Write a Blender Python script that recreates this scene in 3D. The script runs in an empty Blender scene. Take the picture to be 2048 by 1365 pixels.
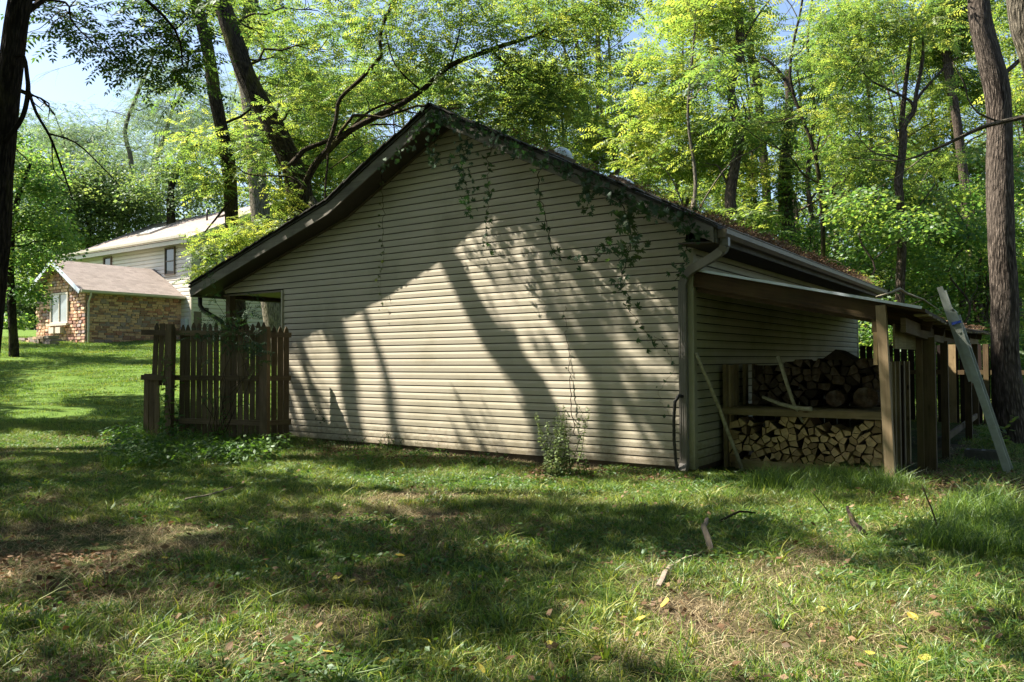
import bpy, math, random
import numpy as np
from mathutils import Vector, Matrix, noise
random.seed(7); rng = np.random.default_rng(7)
SC = bpy.context.scene
COL = SC.collection
# ------------------------------------------------------------------ camera
PITCH, ROLL, FPX = math.radians(1.39), math.radians(0.29), 1566.0
FW = Vector((0, math.cos(PITCH), math.sin(PITCH)))
_up0 = Vector((0, -math.sin(PITCH), math.cos(PITCH)))
RT = Vector((1, 0, 0)) * math.cos(ROLL) - _up0 * math.sin(ROLL)
UP = _up0 * math.cos(ROLL) + Vector((1, 0, 0)) * math.sin(ROLL)
CAMP = Vector((0, 0, 1.5))
cd = bpy.data.cameras.new('camera'); cam = bpy.data.objects.new('camera', cd); COL.objects.link(cam)
cam.matrix_world = Matrix(((RT.x, UP.x, -FW.x, CAMP.x), (RT.y, UP.y, -FW.y, CAMP.y), (RT.z, UP.z, -FW.z, CAMP.z), (0, 0, 0, 1)))
cd.sensor_width = 36; cd.lens = 36 * FPX / 2048; cd.clip_end = 3000; cd.clip_start = 0.05
SC.camera = cam
# ------------------------------------------------------------------ light
SUN = Vector((-0.596, 0.106, 0.796)).normalized()          # towards the sun
SUN_POWER, SKY_STRENGTH, EXPOSURE = 5.0, 0.074, 1.92
elev = math.asin(SUN.z); azim = math.atan2(SUN.x, SUN.y)
world = bpy.data.worlds.new('World'); SC.world = world; world.use_nodes = True
wn = world.node_tree.nodes; bg = wn.get('Background') or wn.new('ShaderNodeBackground')
sky = wn.new('ShaderNodeTexSky'); sky.sky_type = 'NISHITA'; sky.sun_disc = False
sky.sun_elevation = elev; sky.sun_rotation = azim; sky.air_density = 1.0; sky.dust_density = 1.6; sky.ozone_density = 1.0
world.node_tree.links.new(sky.outputs[0], bg.inputs[0]); bg.inputs[1].default_value = SKY_STRENGTH
sl = bpy.data.lights.new('sun', 'SUN'); sl.energy = SUN_POWER; sl.angle = math.radians(0.55); sl.color = (1.0, 0.925, 0.78)
so = bpy.data.objects.new('sun', sl); COL.objects.link(so)
so.rotation_euler = SUN.to_track_quat('Z', 'Y').to_euler(); so.location = (-10, 0, 20)
SC.view_settings.view_transform = 'Standard'; SC.view_settings.look = 'None'
SC.view_settings.exposure = EXPOSURE; SC.view_settings.gamma = 1; SC.view_settings.use_curve_mapping = False
SC.render.engine = 'CYCLES'; SC.cycles.max_bounces = 8; SC.cycles.transmission_bounces = 6
SC.cycles.transparent_max_bounces = 8; SC.cycles.diffuse_bounces = 4; SC.cycles.glossy_bounces = 2
SC.cycles.sample_clamp_indirect = 6

# ------------------------------------------------------------------ helpers
def pxray(u, v): return ((u - 1024) / FPX * RT - (v - 682.5) / FPX * UP + FW).normalized()
def atY(u, v, Y):
    r = pxray(u, v); return CAMP + r * (Y / r.y)
def topx(p):
    q = p - CAMP; z = q.dot(FW)
    return (1024 + FPX * q.dot(RT) / z, 682.5 - FPX * q.dot(UP) / z) if z > .1 else (-9999, -9999)
R0 = Vector((2.148, 9.284, 0)); A = math.radians(34.83)
W_ = Vector((-math.cos(A), math.sin(A), 0)); D_ = Vector((math.sin(A), math.cos(A), 0)); Z_ = Vector((0, 0, 1))
def G(t, s, z): return R0 + W_ * t + D_ * s + Z_ * z
def wallpt(u, v, off):
    r = pxray(u, v); p0 = R0 - D_ * off; k = (p0 - CAMP).dot(D_) / r.dot(D_); return CAMP + r * k
def softplus(x, k=1.2): return x if x > 20 * k else k * math.log1p(math.exp(x / k))
def gz(x, y):
    g = y - 0.3 * x
    z = 0.12 + 0.092 * min(softplus(g - 15.0), 34) + .03 * noise.noise(Vector((x * .35, y * .35, 0))) * min(1, max(0, (abs(y) / 9)))
    z += .10 * math.exp(-((x - 4.6) ** 2 + (y - 8.0) ** 2) / 2.2)
    return z
def tag(o, label=None, cat=None, group=None, kind=None):
    if label: o['label'] = label
    if cat: o['category'] = cat
    if group: o['group'] = group
    if kind: o['kind'] = kind
    return o
def empty(name, loc, label=None, cat=None, group=None):
    o = bpy.data.objects.new(name, None); COL.objects.link(o); o.location = loc; o.empty_display_size = .2
    return tag(o, label, cat, group)
def wloc(o):
    v = Vector((0, 0, 0))
    while o is not None: v += o.location; o = o.parent
    return v
class MB:
    def __init__(s): s.v = []; s.f = []; s.uv = []; s.sm = []; s.mi = []; s.m = 0
    def face(s, pts, uvs=None, smooth=False):
        n = len(s.v); s.v += [tuple(p) for p in pts]; s.f.append(tuple(range(n, n + len(pts))))
        s.uv += list(uvs) if uvs else [(0, 0)] * len(pts); s.sm.append(smooth); s.mi.append(s.m)
    def box(s, c, ax, ay, az, dx, dy, dz):
        """box centred c, full sizes dx (length, grain) dy dz along unit axes"""
        c = Vector(c); hx, hy, hz = ax * dx / 2, ay * dy / 2, az * dz / 2; o = random.random() * 20; o2 = random.random() * 20
        P = lambda i, j, k: c + hx * i + hy * j + hz * k
        def q(a, b, d, e, lu, lv): s.face([a, b, d, e], [(o, o2), (o + lu, o2), (o + lu, o2 + lv), (o, o2 + lv)])
        if ax.cross(ay).dot(az) < 0: hz = -hz
        q(P(-1, -1, -1), P(-1, 1, -1), P(1, 1, -1), P(1, -1, -1), dx, dy); s.uv[-4:] = [(o, o2), (o, o2 + dy), (o + dx, o2 + dy), (o + dx, o2)]
        q(P(-1, -1, 1), P(1, -1, 1), P(1, 1, 1), P(-1, 1, 1), dx, dy)
        q(P(-1, -1, -1), P(1, -1, -1), P(1, -1, 1), P(-1, -1, 1), dx, dz)
        q(P(1, 1, -1), P(-1, 1, -1), P(-1, 1, 1), P(1, 1, 1), dx, dz)
        q(P(1, -1, -1), P(1, 1, -1), P(1, 1, 1), P(1, -1, 1), dy, dz)
        q(P(-1, 1, -1), P(-1, -1, -1), P(-1, -1, 1), P(-1, 1, 1), dy, dz)
        return s
    def beam(s, a, b, side, w, h):
        """bar from a to b, width w along side, height h along the third axis"""
        a, b = Vector(a), Vector(b); ax = (b - a).normalized(); ay = (side - ax * side.dot(ax)).normalized(); az = ax.cross(ay)
        return s.box((a + b) / 2, ax, ay, az, (b - a).length, w, h)
    def prism(s, poly, d):
        """closed polygon (points) extruded by vector d"""
        d = Vector(d); n = len(poly); q = [Vector(p) + d for p in poly]
        s.face(poly[::-1], [(p[0] + p[1], p[2]) for p in poly[::-1]]); s.face(q, [(p[0] + p[1], p[2]) for p in q]); u = 0
        for i in range(n):
            a, b = Vector(poly[i]), Vector(poly[(i + 1) % n]); l = (b - a).length
            s.face([a, b, b + d, a + d], [(0, u), (0, u + l), (d.length, u + l), (d.length, u)]); u += l
        return s
    def tube(s, pts, radii, n=8, cap=True, rough=0.0, seed=0):
        pts = [Vector(p) for p in pts]; rings = []; L = 0; us = random.random() * 5
        if not hasattr(radii, '__len__'): radii = [radii] * len(pts)
        prev = None; base = len(s.v)
        for i, p in enumerate(pts):
            d = (pts[min(i + 1, len(pts) - 1)] - pts[max(i - 1, 0)]).normalized()
            if prev is None: x = d.orthogonal().normalized()
            else: x = (prev - d * prev.dot(d)).normalized()
            prev = x; y = d.cross(x)
            if i: L += (p - pts[i - 1]).length
            for k in range(n + 1):
                a = 2 * math.pi * (k % n) / n
                r = radii[i]
                if rough: r *= 1 + rough * noise.noise(Vector((math.cos(a) * 1.6 + seed, math.sin(a) * 1.6, L * 1.3))) + rough * .5 * noise.noise(Vector((math.cos(a) * 5 + seed, math.sin(a) * 5, L * 2.3)))
                s.v.append(tuple(p + x * math.cos(a) * r + y * math.sin(a) * r)); rings.append((us + k / n * 6.283 * radii[0], L))
        for i in range(len(pts) - 1):
            for k in range(n):
                a = base + i * (n + 1) + k; b = a + 1; c = b + n + 1; d2 = a + n + 1
                s.f.append((a, b, c, d2)); s.sm.append(True); s.mi.append(s.m)
                s.uv += [rings[j - base] for j in (a, b, c, d2)]
        if cap:
            for i in (0, len(pts) - 1):
                idx = [base + i * (n + 1) + k for k in range(n)]
                if i == 0: idx = idx[::-1]
                s.f.append(tuple(idx)); s.sm.append(False); s.mi.append(s.m); s.uv += [(.1, .1)] * n
        return s
    def mesh(s, name, mats, off=Vector((0, 0, 0))):
        me = bpy.data.meshes.new(name)
        me.from_pydata([(v[0] - off[0], v[1] - off[1], v[2] - off[2]) for v in s.v], [], s.f)
        if not isinstance(mats, (list, tuple)): mats = [mats]
        for m in mats: me.materials.append(m)
        if s.f:
            uvl = me.uv_layers.new(name='uv'); uvl.data.foreach_set('uv', np.array(s.uv, 'f').ravel())
            me.polygons.foreach_set('use_smooth', s.sm); me.polygons.foreach_set('material_index', s.mi)
        return me
    def build(s, name, mats, parent=None, loc=None):
        off = wloc(parent) if parent is not None else Vector(loc) if loc is not None else Vector((0, 0, 0))
        o = bpy.data.objects.new(name, s.mesh(name, mats, off)); COL.objects.link(o)
        if parent is not None: o.parent = parent
        elif loc is not None: o.location = loc
        return o

# ------------------------------------------------------------------ materials
class NT:
    def __init__(s, name):
        s.m = bpy.data.materials.new(name); s.m.use_nodes = True; s.t = s.m.node_tree; s.n = s.t.nodes; s.l = s.t.links
        s.b = s.n.get('Principled BSDF'); s.out = s.n.get('Material Output')
    def N(s, typ, **k):
        n = s.n.new(typ)
        for a, v in k.items(): setattr(n, a, v)
        return n
    def L(s, a, b): s.l.new(a, b)
    def coord(s, which='Object', scale=(1, 1, 1)):
        tc = s.N('ShaderNodeTexCoord'); mp = s.N('ShaderNodeMapping'); mp.inputs['Scale'].default_value = scale
        if which == 'World':
            g = s.N('ShaderNodeNewGeometry'); s.L(g.outputs['Position'], mp.inputs[0])
        else: s.L(tc.outputs[which], mp.inputs[0])
        return mp.outputs[0]
    def noise(s, vec, scale, detail=4, rough=.6):
        n = s.N('ShaderNodeTexNoise'); n.inputs['Scale'].default_value = scale; n.inputs['Detail'].default_value = detail
        n.inputs['Roughness'].default_value = rough; s.L(vec, n.inputs['Vector']); return n.outputs[0]
    def ramp(s, fac, stops):
        r = s.N('ShaderNodeValToRGB'); e = r.color_ramp.elements
        while len(e) < len(stops): e.new(.5)
        for i, (p, c) in enumerate(stops): e[i].position = p; e[i].color = (*c, 1)
        s.L(fac, r.inputs[0]); return r.outputs[0]
    def mix(s, f, a, b, mode='MIX'):
        m = s.N('ShaderNodeMix', data_type='RGBA', blend_type=mode)
        for sock, v in ((m.inputs[0], f), (m.inputs[6], a), (m.inputs[7], b)):
            if isinstance(v, (int, float)): sock.default_value = v
            elif isinstance(v, tuple): sock.default_value = (*v, 1)
            else: s.L(v, sock)
        return m.outputs[2]
    def math(s, op, a, b=0.0, c=0.0):
        m = s.N('ShaderNodeMath', operation=op)
        for i, v in enumerate((a, b, c)):
            if isinstance(v, (int, float)): m.inputs[i].default_value = v
            else: s.L(v, m.inputs[i])
        return m.outputs[0]
    def fin(s, col, rough=.8, bump=None, bs=.3, bd=.01, spec=.3):
        if isinstance(col, tuple): s.b.inputs['Base Color'].default_value = (*col, 1)
        else: s.L(col, s.b.inputs['Base Color'])
        s.b.inputs['Roughness'].default_value = rough; s.b.inputs['Specular IOR Level'].default_value = spec
        if bump is not None:
            b = s.N('ShaderNodeBump'); b.inputs['Strength'].default_value = bs; b.inputs['Distance'].default_value = bd
            s.L(bump, b.inputs['Height']); s.L(b.outputs[0], s.b.inputs['Normal'])
        return s.m
def M_siding(name, c, algae=.0, dirt=(.16, .14, .10), amt=.5):
    t = NT(name); o = t.coord('World', (.4, .4, 3)); n1 = t.noise(o, 2.2, 5); n2 = t.noise(t.coord('World', (1, 1, 1)), 1.1, 5)
    n3 = t.noise(t.coord('World', (40, 40, 4)), 3, 3)
    col = t.mix(t.ramp(n1, [(.35, (0, 0, 0)), (.75, (amt, amt, amt))]), c, tuple(x * .72 for x in c))
    col = t.mix(t.ramp(n2, [(.55, (0, 0, 0)), (.8, (.5, .5, .5))]), col, dirt)
    oi = t.N('ShaderNodeObjectInfo'); hs = t.N('ShaderNodeHueSaturation'); t.L(t.math('ADD', t.math('MULTIPLY', oi.outputs['Random'], .13), .93), hs.inputs['Value']); t.L(col, hs.inputs['Color']); col = hs.outputs[0]
    sp = t.N('ShaderNodeSeparateXYZ'); t.L(t.coord('World'), sp.inputs[0]); mud = t.ramp(t.math('ADD', t.math('MULTIPLY', sp.outputs[2], .55), t.math('MULTIPLY', t.noise(t.coord('World', (5, 5, 8)), 2.2, 6, .75), .75)), [(.42, (.75, .75, .75)), (.66, (0, 0, 0))])
    col = t.mix(mud, col, (.17, .12, .075))
    if algae: col = t.mix(t.math('MULTIPLY', t.ramp(n2, [(.3, (0, 0, 0)), (.6, (1, 1, 1))]), algae), col, (.20, .21, .09))
    return t.fin(col, .55, n3, .15, .002, .35)
def M_wood(name, c1, c2, knots=.0, green=0., scale=1.0):
    t = NT(name); uv = t.coord('UV', (1.2 * scale, 26 * scale, 1)); n1 = t.noise(uv, 2.0, 6, .7)
    w = t.noise(t.coord('UV', (.7, 4, 1)), 1.5, 3); n2 = t.noise(t.coord('World'), 2.2, 4)
    f = t.math('ADD', t.math('MULTIPLY', n1, .65), t.math('MULTIPLY', w, .35))
    col = t.ramp(f, [(.32, c2), (.48, tuple((a + b) / 2 for a, b in zip(c1, c2))), (.66, c1)])
    col = t.mix(t.ramp(n2, [(.45, (0, 0, 0)), (.75, (.6, .6, .6))]), col, tuple(x * .45 for x in c2))
    oi = t.N('ShaderNodeObjectInfo'); br = t.math('ADD', t.math('MULTIPLY', oi.outputs['Random'], .5), .72)
    hsv = t.N('ShaderNodeHueSaturation'); t.L(br, hsv.inputs['Value']); t.L(col, hsv.inputs['Color']); col = hsv.outputs[0]
    if knots:
        v = t.N('ShaderNodeTexVoronoi'); v.inputs['Scale'].default_value = 1.0; t.L(t.coord('UV', (2.6, 11, 1)), v.inputs['Vector'])
        col = t.mix(t.ramp(v.outputs['Distance'], [(.06, (1, 1, 1)), (.13, (0, 0, 0))]), col, (.05, .028, .015))
    if green: col = t.mix(t.math('MULTIPLY', t.ramp(t.noise(t.coord('World', (3, 3, 1)), 1.3, 5), [(.4, (0, 0, 0)), (.7, (1, 1, 1))]), green), col, (.13, .12, .04))
    return t.fin(col, .85, n1, .5, .004, .2)
def M_plain(name, c, rough=.6, metal=0., nz=.25, sc=8., spec=.4):
    t = NT(name); n = t.noise(t.coord('World'), sc, 5); col = t.mix(t.ramp(n, [(.35, (0, 0, 0)), (.75, (1, 1, 1))]), c, tuple(x * (1 - nz) for x in c))
    t.b.inputs['Metallic'].default_value = metal
    return t.fin(col, rough, n, .2, .003, spec)
def M_bark(name, c1, c2, moss=0., sc=1.):
    t = NT(name); uv = t.coord('UV', (34 * sc, 8 * sc, 1)); v = t.N('ShaderNodeTexVoronoi', feature='F1'); v.inputs['Scale'].default_value = 1
    nn = t.noise(t.coord('UV', (10, 4, 1)), 2, 4)
    ad = t.N('ShaderNodeVectorMath', operation='ADD'); t.L(uv, ad.inputs[0]); sc2 = t.N('ShaderNodeVectorMath', operation='SCALE'); cc = t.N('ShaderNodeCombineXYZ')
    t.L(nn, cc.inputs[0]); t.L(nn, cc.inputs[1]); t.L(cc.outputs[0], sc2.inputs[0]); sc2.inputs['Scale'].default_value = 1.1; t.L(sc2.outputs[0], ad.inputs[1]); t.L(ad.outputs[0], v.inputs['Vector'])
    h = t.math('SUBTRACT', 1.0, v.outputs['Distance']); n2 = t.noise(t.coord('World'), 1.4, 4)
    col = t.ramp(h, [(.25, tuple(x * .35 for x in c2)), (.55, c2), (.85, c1)])
    col = t.mix(t.ramp(n2, [(.4, (0, 0, 0)), (.7, (.6, .6, .6))]), col, tuple(x * .6 for x in c1))
    if moss: col = t.mix(t.math('MULTIPLY', t.ramp(t.noise(t.coord('World', (1, 1, .4)), 2.3, 5), [(.5, (0, 0, 0)), (.65, (1, 1, 1))]), moss), col, (.16, .15, .03))
    return t.fin(col, .95, t.math('ADD', h, t.math('MULTIPLY', t.noise(t.coord('UV', (60, 25, 1)), 1, 4), .5)), 1.0, .035, .1)
def M_leaf(name, cols, trans, tw=.5, rough=.5, hv=.25, spec=.3, tv=.42):
    """cols: three reflectance colours; trans: transmitted colour"""
    t = NT(name); oi = t.N('ShaderNodeObjectInfo'); at = t.N('ShaderNodeAttribute', attribute_name='tint')
    f = t.math('ADD', t.math('MULTIPLY', oi.outputs['Random'], .7 - tv), t.math('ADD', t.math('MULTIPLY', at.outputs['Fac'], tv), t.math('MULTIPLY', t.noise(t.coord('World'), .35, 2), .3)))
    col = t.ramp(f, [(.25, cols[0]), (.5, cols[1]), (.8, cols[2])])
    tc = t.mix(1.0, col, tuple(trans), 'MULTIPLY')
    d = t.N('ShaderNodeBsdfDiffuse'); t.L(col, d.inputs[0]); tr = t.N('ShaderNodeBsdfTranslucent'); t.L(tc, tr.inputs[0])
    g = t.N('ShaderNodeBsdfGlossy'); g.inputs['Roughness'].default_value = rough; g.inputs[0].default_value = (.8, .9, .85, 1)
    a = t.N('ShaderNodeMixShader'); a.inputs[0].default_value = tw; t.L(d.outputs[0], a.inputs[1]); t.L(tr.outputs[0], a.inputs[2])
    b = t.N('ShaderNodeMixShader'); b.inputs[0].default_value = spec * .11; t.L(a.outputs[0], b.inputs[1]); t.L(g.outputs[0], b.inputs[2])
    t.L(b.outputs[0], t.out.inputs[0]); return t.m
MT = {}
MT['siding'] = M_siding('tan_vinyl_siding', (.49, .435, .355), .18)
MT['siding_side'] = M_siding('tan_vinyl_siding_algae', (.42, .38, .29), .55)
MT['backing_and_shade'] = M_plain('backing_board_and_shade', (.03, .028, .024), .9)
MT['trim'] = M_siding('tan_corner_trim', (.36, .33, .25), .35)
MT['brown_trim'] = M_plain('brown_window_trim', (.13, .10, .075), .6)
MT['fascia'] = M_wood('weathered_dark_fascia', (.23, .215, .19), (.10, .095, .085), 0, 0, .6)
MT['soffit'] = M_plain('dark_brown_soffit', (.05, .04, .032), .7)
MT['soffit_tan'] = M_plain('olive_porch_ceiling', (.24, .22, .10), .7)
MT['gutter'] = M_plain('brown_gutter_metal', (.16, .13, .10), .45, 0, .35, 5)
MT['downspout'] = M_plain('grey_brown_downspout', (.17, .155, .14), .4, 0, .3, 4)
MT['dark_spout'] = M_plain('dark_brown_downspout', (.03, .024, .02), .4)
MT['found'] = M_plain('stained_foundation_block', (.12, .085, .06), .95, 0, .5, 6)
MT['shingle'] = M_plain('dark_asphalt_shingle', (.045, .043, .040), .95, 0, .5, 20)
MT['metal'] = M_plain('pale_blue_drip_edge', (.55, .60, .68), .3, .3, .15)
MT['dome'] = M_plain('acrylic_skylight_dome', (.70, .76, .80), .15, 0, .1)
MT['fence'] = M_wood('old_grey_brown_fence_wood', (.17, .125, .085), (.07, .048, .032), .6, .25)
MT['fence_dark'] = M_wood('dark_stained_fence_wood', (.045, .028, .022), (.02, .013, .011), 0, 0)
MT['post'] = M_wood('tan_treated_post', (.40, .30, .19), (.20, .14, .08), 1, .15, .6)
MT['beam'] = M_wood('brown_weathered_beam', (.17, .115, .065), (.06, .038, .022), .5, .35)
MT['beam_dark'] = M_wood('rotten_dark_beam', (.08, .045, .022), (.016, .011, .009), .0, .15, .5)
MT['rackwood'] = M_wood('tan_rack_lumber', (.36, .27, .15), (.20, .14, .075), .8, .3)
MT['ply'] = M_wood('mossy_yellow_plywood', (.30, .25, .12), (.12, .09, .04), 0, .4)
MT['hose'] = M_plain('black_corrugated_plastic', (.012, .012, .013), .35)
MT['alu'] = M_plain('dull_aluminium', (.33, .36, .32), .5, .3, .25, 12)
MT['blue'] = M_plain('blue_nylon_strap', (.02, .06, .35), .6)
MT['concrete'] = M_plain('damp_concrete_block', (.12, .115, .10), .95, 0, .4, 14)
MT['birch'] = M_plain('pale_peeled_stick', (.40, .36, .25), .8, 0, .55, 22)
MT['stick'] = M_plain('grey_fallen_wood', (.26, .21, .17), .9, 0, .5, 18)
MT['bark'] = M_bark('grey_brown_bark', (.17, .135, .11), (.085, .065, .052))
MT['bark_dark'] = M_bark('dark_furrowed_bark', (.062, .048, .038), (.028, .022, .018), .25)
MT['bark_pale'] = M_bark('pale_smooth_bark', (.27, .24, .19), (.17, .15, .12), .2)
MT['bark_mossy'] = M_bark('mossy_bark', (.10, .08, .055), (.05, .04, .03), .5)
MT['bark_deep'] = M_bark('deeply_furrowed_brown_bark', (.23, .19, .16), (.075, .06, .05), .0, .9)
MT['leaf_walnut'] = M_leaf('walnut_leaf', [(.032, .066, .02), (.07, .11, .027), (.15, .165, .04)], (3.2, 3.1, 1.9), .6, .5, .25, .3)
MT['leaf_lime'] = M_leaf('lime_walnut_leaf', [(.045, .085, .022), (.095, .135, .03), (.18, .185, .045)], (3.1, 3.0, 1.8), .6, .5, .25, .3)
MT['leaf_dark'] = M_leaf('shaded_walnut_leaf', [(.022, .048, .014), (.04, .072, .018), (.065, .10, .022)], (2.6, 2.7, 1.5), .5)  # darker copy of the walnut leaf, shade put into the colour
MT['leaf_maple'] = M_leaf('maple_leaf', [(.03, .08, .022), (.065, .12, .028), (.14, .175, .04)], (3.2, 3.1, 2.0), .55, .5, .25, .3)
MT['leaf_locust'] = M_leaf('greygreen_locust_leaf', [(.045, .08, .04), (.075, .115, .055), (.12, .155, .07)], (2.4, 2.4, 2.0), .5, .5, .2, .4)
MT['leaf_deep'] = M_leaf('deep_woods_leaf', [(.028, .058, .022), (.055, .09, .03), (.11, .14, .042)], (3.2, 3.1, 2.2), .5, .5, .25, .3)
MT['leaf_vine'] = M_leaf('creeper_leaf', [(.018, .045, .022), (.03, .065, .028), (.07, .08, .02)], (1.8, 2.2, 1.0), .3, .6, .2, .35)
MT['leaf_weed'] = M_leaf('weed_leaf', [(.03, .075, .018), (.05, .11, .022), (.09, .15, .03)], (2.4, 2.4, 1.2), .4)
MT['leaf_pale'] = M_leaf('pale_shrub_leaf', [(.08, .13, .06), (.13, .18, .08), (.20, .25, .11)], (1.8, 1.8, 1.2), .35)
MT['leaf_litter'] = M_leaf('dry_leaf_litter', [(.07, .038, .022), (.15, .085, .05), (.26, .17, .10)], (1.3, 1.1, .8), .15, .6, .2, .2)
MT['leaf_yellow'] = M_leaf('yellow_fallen_leaf', [(.42, .34, .05), (.50, .42, .07), (.55, .40, .06)], (1.2, 1.1, .8), .25, .6, .2, .4)
MT['grass'] = M_leaf('lawn_grass', [(.022, .045, .008), (.11, .165, .022), (.33, .33, .07)], (1.7, 1.7, 1.0), .35, .5, .2, .5, .62)
MT['grass_lush'] = M_leaf('lush_grass', [(.016, .05, .008), (.08, .16, .022), (.22, .30, .045)], (1.9, 1.9, 1.0), .35, .5, .2, .5, .62)
MT['straw'] = M_leaf('dry_straw_grass', [(.08, .055, .03), (.27, .20, .11), (.55, .46, .28)], (1.2, 1.1, .9), .25, .6, .2, .3, .62)
MT['cutwood'] = None

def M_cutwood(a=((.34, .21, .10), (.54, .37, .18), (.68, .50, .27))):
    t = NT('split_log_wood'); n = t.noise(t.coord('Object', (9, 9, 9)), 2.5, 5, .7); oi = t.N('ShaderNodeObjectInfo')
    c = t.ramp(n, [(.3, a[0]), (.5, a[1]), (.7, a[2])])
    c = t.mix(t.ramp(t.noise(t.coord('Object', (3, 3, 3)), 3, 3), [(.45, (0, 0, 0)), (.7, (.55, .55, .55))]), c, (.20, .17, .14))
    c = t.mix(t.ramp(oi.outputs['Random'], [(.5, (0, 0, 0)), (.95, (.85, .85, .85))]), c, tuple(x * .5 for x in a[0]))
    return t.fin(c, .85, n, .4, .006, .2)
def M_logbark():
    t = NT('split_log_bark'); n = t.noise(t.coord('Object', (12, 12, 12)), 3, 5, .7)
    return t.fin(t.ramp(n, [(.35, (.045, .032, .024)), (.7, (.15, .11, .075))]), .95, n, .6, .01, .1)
MT['cutwood'] = M_cutwood(); MT['cutwood_shaded'] = M_cutwood(((.035, .023, .016), (.075, .045, .028), (.13, .08, .048))); MT['logbark'] = M_logbark()  # second cut wood is darker: the upper tier's shade put into the colour
def M_ground():
    t = NT('yard_soil_and_turf'); w = t.coord('World'); a = t.noise(w, .45, 6, .65); b = t.noise(w, 3.5, 6, .7); c = t.noise(w, 28, 5, .7)
    col = t.ramp(b, [(.35, (.035, .026, .018)), (.5, (.075, .055, .034)), (.68, (.13, .10, .06))])
    gr = t.ramp(c, [(.35, (.022, .035, .010)), (.55, (.05, .07, .018)), (.72, (.10, .105, .035))])
    col = t.mix(t.ramp(a, [(.38, (0, 0, 0)), (.55, (1, 1, 1))]), col, gr)
    # mown lawn rising towards the far house
    sp = t.N('ShaderNodeSeparateXYZ'); t.L(w, sp.inputs[0]); far = t.math('MULTIPLY', t.math('SUBTRACT', t.math('SUBTRACT', sp.outputs[1], t.math('MULTIPLY', sp.outputs[0], .3)), 15.5), .5)
    far = t.math('MINIMUM', t.math('MAXIMUM', far, 0.0), 1.0)
    lawn = t.ramp(t.noise(w, 9, 6, .7), [(.3, (.05, .10, .018)), (.7, (.12, .19, .03))])
    col = t.mix(far, col, lawn)
    return t.fin(col, .95, t.math('ADD', c, t.math('MULTIPLY', b, 1.5)), .8, .03, .1)
MT['ground'] = M_ground()
def M_glass(name, c=(.02, .03, .03), rough=.05):
    t = NT(name); n = t.noise(t.coord('World'), 1.2, 3); return t.fin(t.mix(n, c, tuple(x * 2.2 for x in c)), rough, None, spec=.8)
MT['glass'] = M_glass('dark_window_glass'); MT['glass_grey'] = M_glass('curtained_window_glass', (.16, .19, .21), .1)
MT['white_siding'] = M_siding('pale_house_siding', (.58, .55, .49), 0., (.4, .36, .3), .3)
MT['house_trim'] = M_plain('house_cream_trim', (.55, .50, .42), .5, 0, .15)
MT['house_roof'] = None
def M_roof():
    t = NT('pinkish_grey_shingles'); w = t.coord('World'); br = t.N('ShaderNodeTexBrick'); br.inputs['Scale'].default_value = 1
    mp = t.coord('UV', (1, 1, 1)); t.L(mp, br.inputs['Vector']); br.inputs['Brick Width'].default_value = .3; br.inputs['Row Height'].default_value = .14; br.inputs['Mortar Size'].default_value = .008
    br.inputs['Color1'].default_value = (.26, .215, .195, 1); br.inputs['Color2'].default_value = (.17, .14, .125, 1); br.inputs['Mortar'].default_value = (.14, .12, .11, 1)
    n = t.noise(w, 2.5, 6); return t.fin(t.mix(t.ramp(n, [(.3, (0, 0, 0)), (.7, (.5, .5, .5))]), br.outputs[0], (.29, .25, .23)), .9, br.outputs[1], .3, .01, .2)
MT['house_roof'] = M_roof()
MT['mortar'] = M_plain('stone_mortar', (.46, .39, .29), .95, 0, .3)
STONES = [M_plain('stone_%s' % n, c, .9, 0, .35, 14) for n, c in (('buff', (.72, .47, .31)), ('tan', (.66, .40, .25)), ('brown', (.36, .20, .15)), ('rust', (.46, .22, .15)), ('grey', (.36, .27, .25)))]
MT['ledge'] = M_plain('ledge_stone', (.34, .28, .21), .95, 0, .4, 9)

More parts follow.
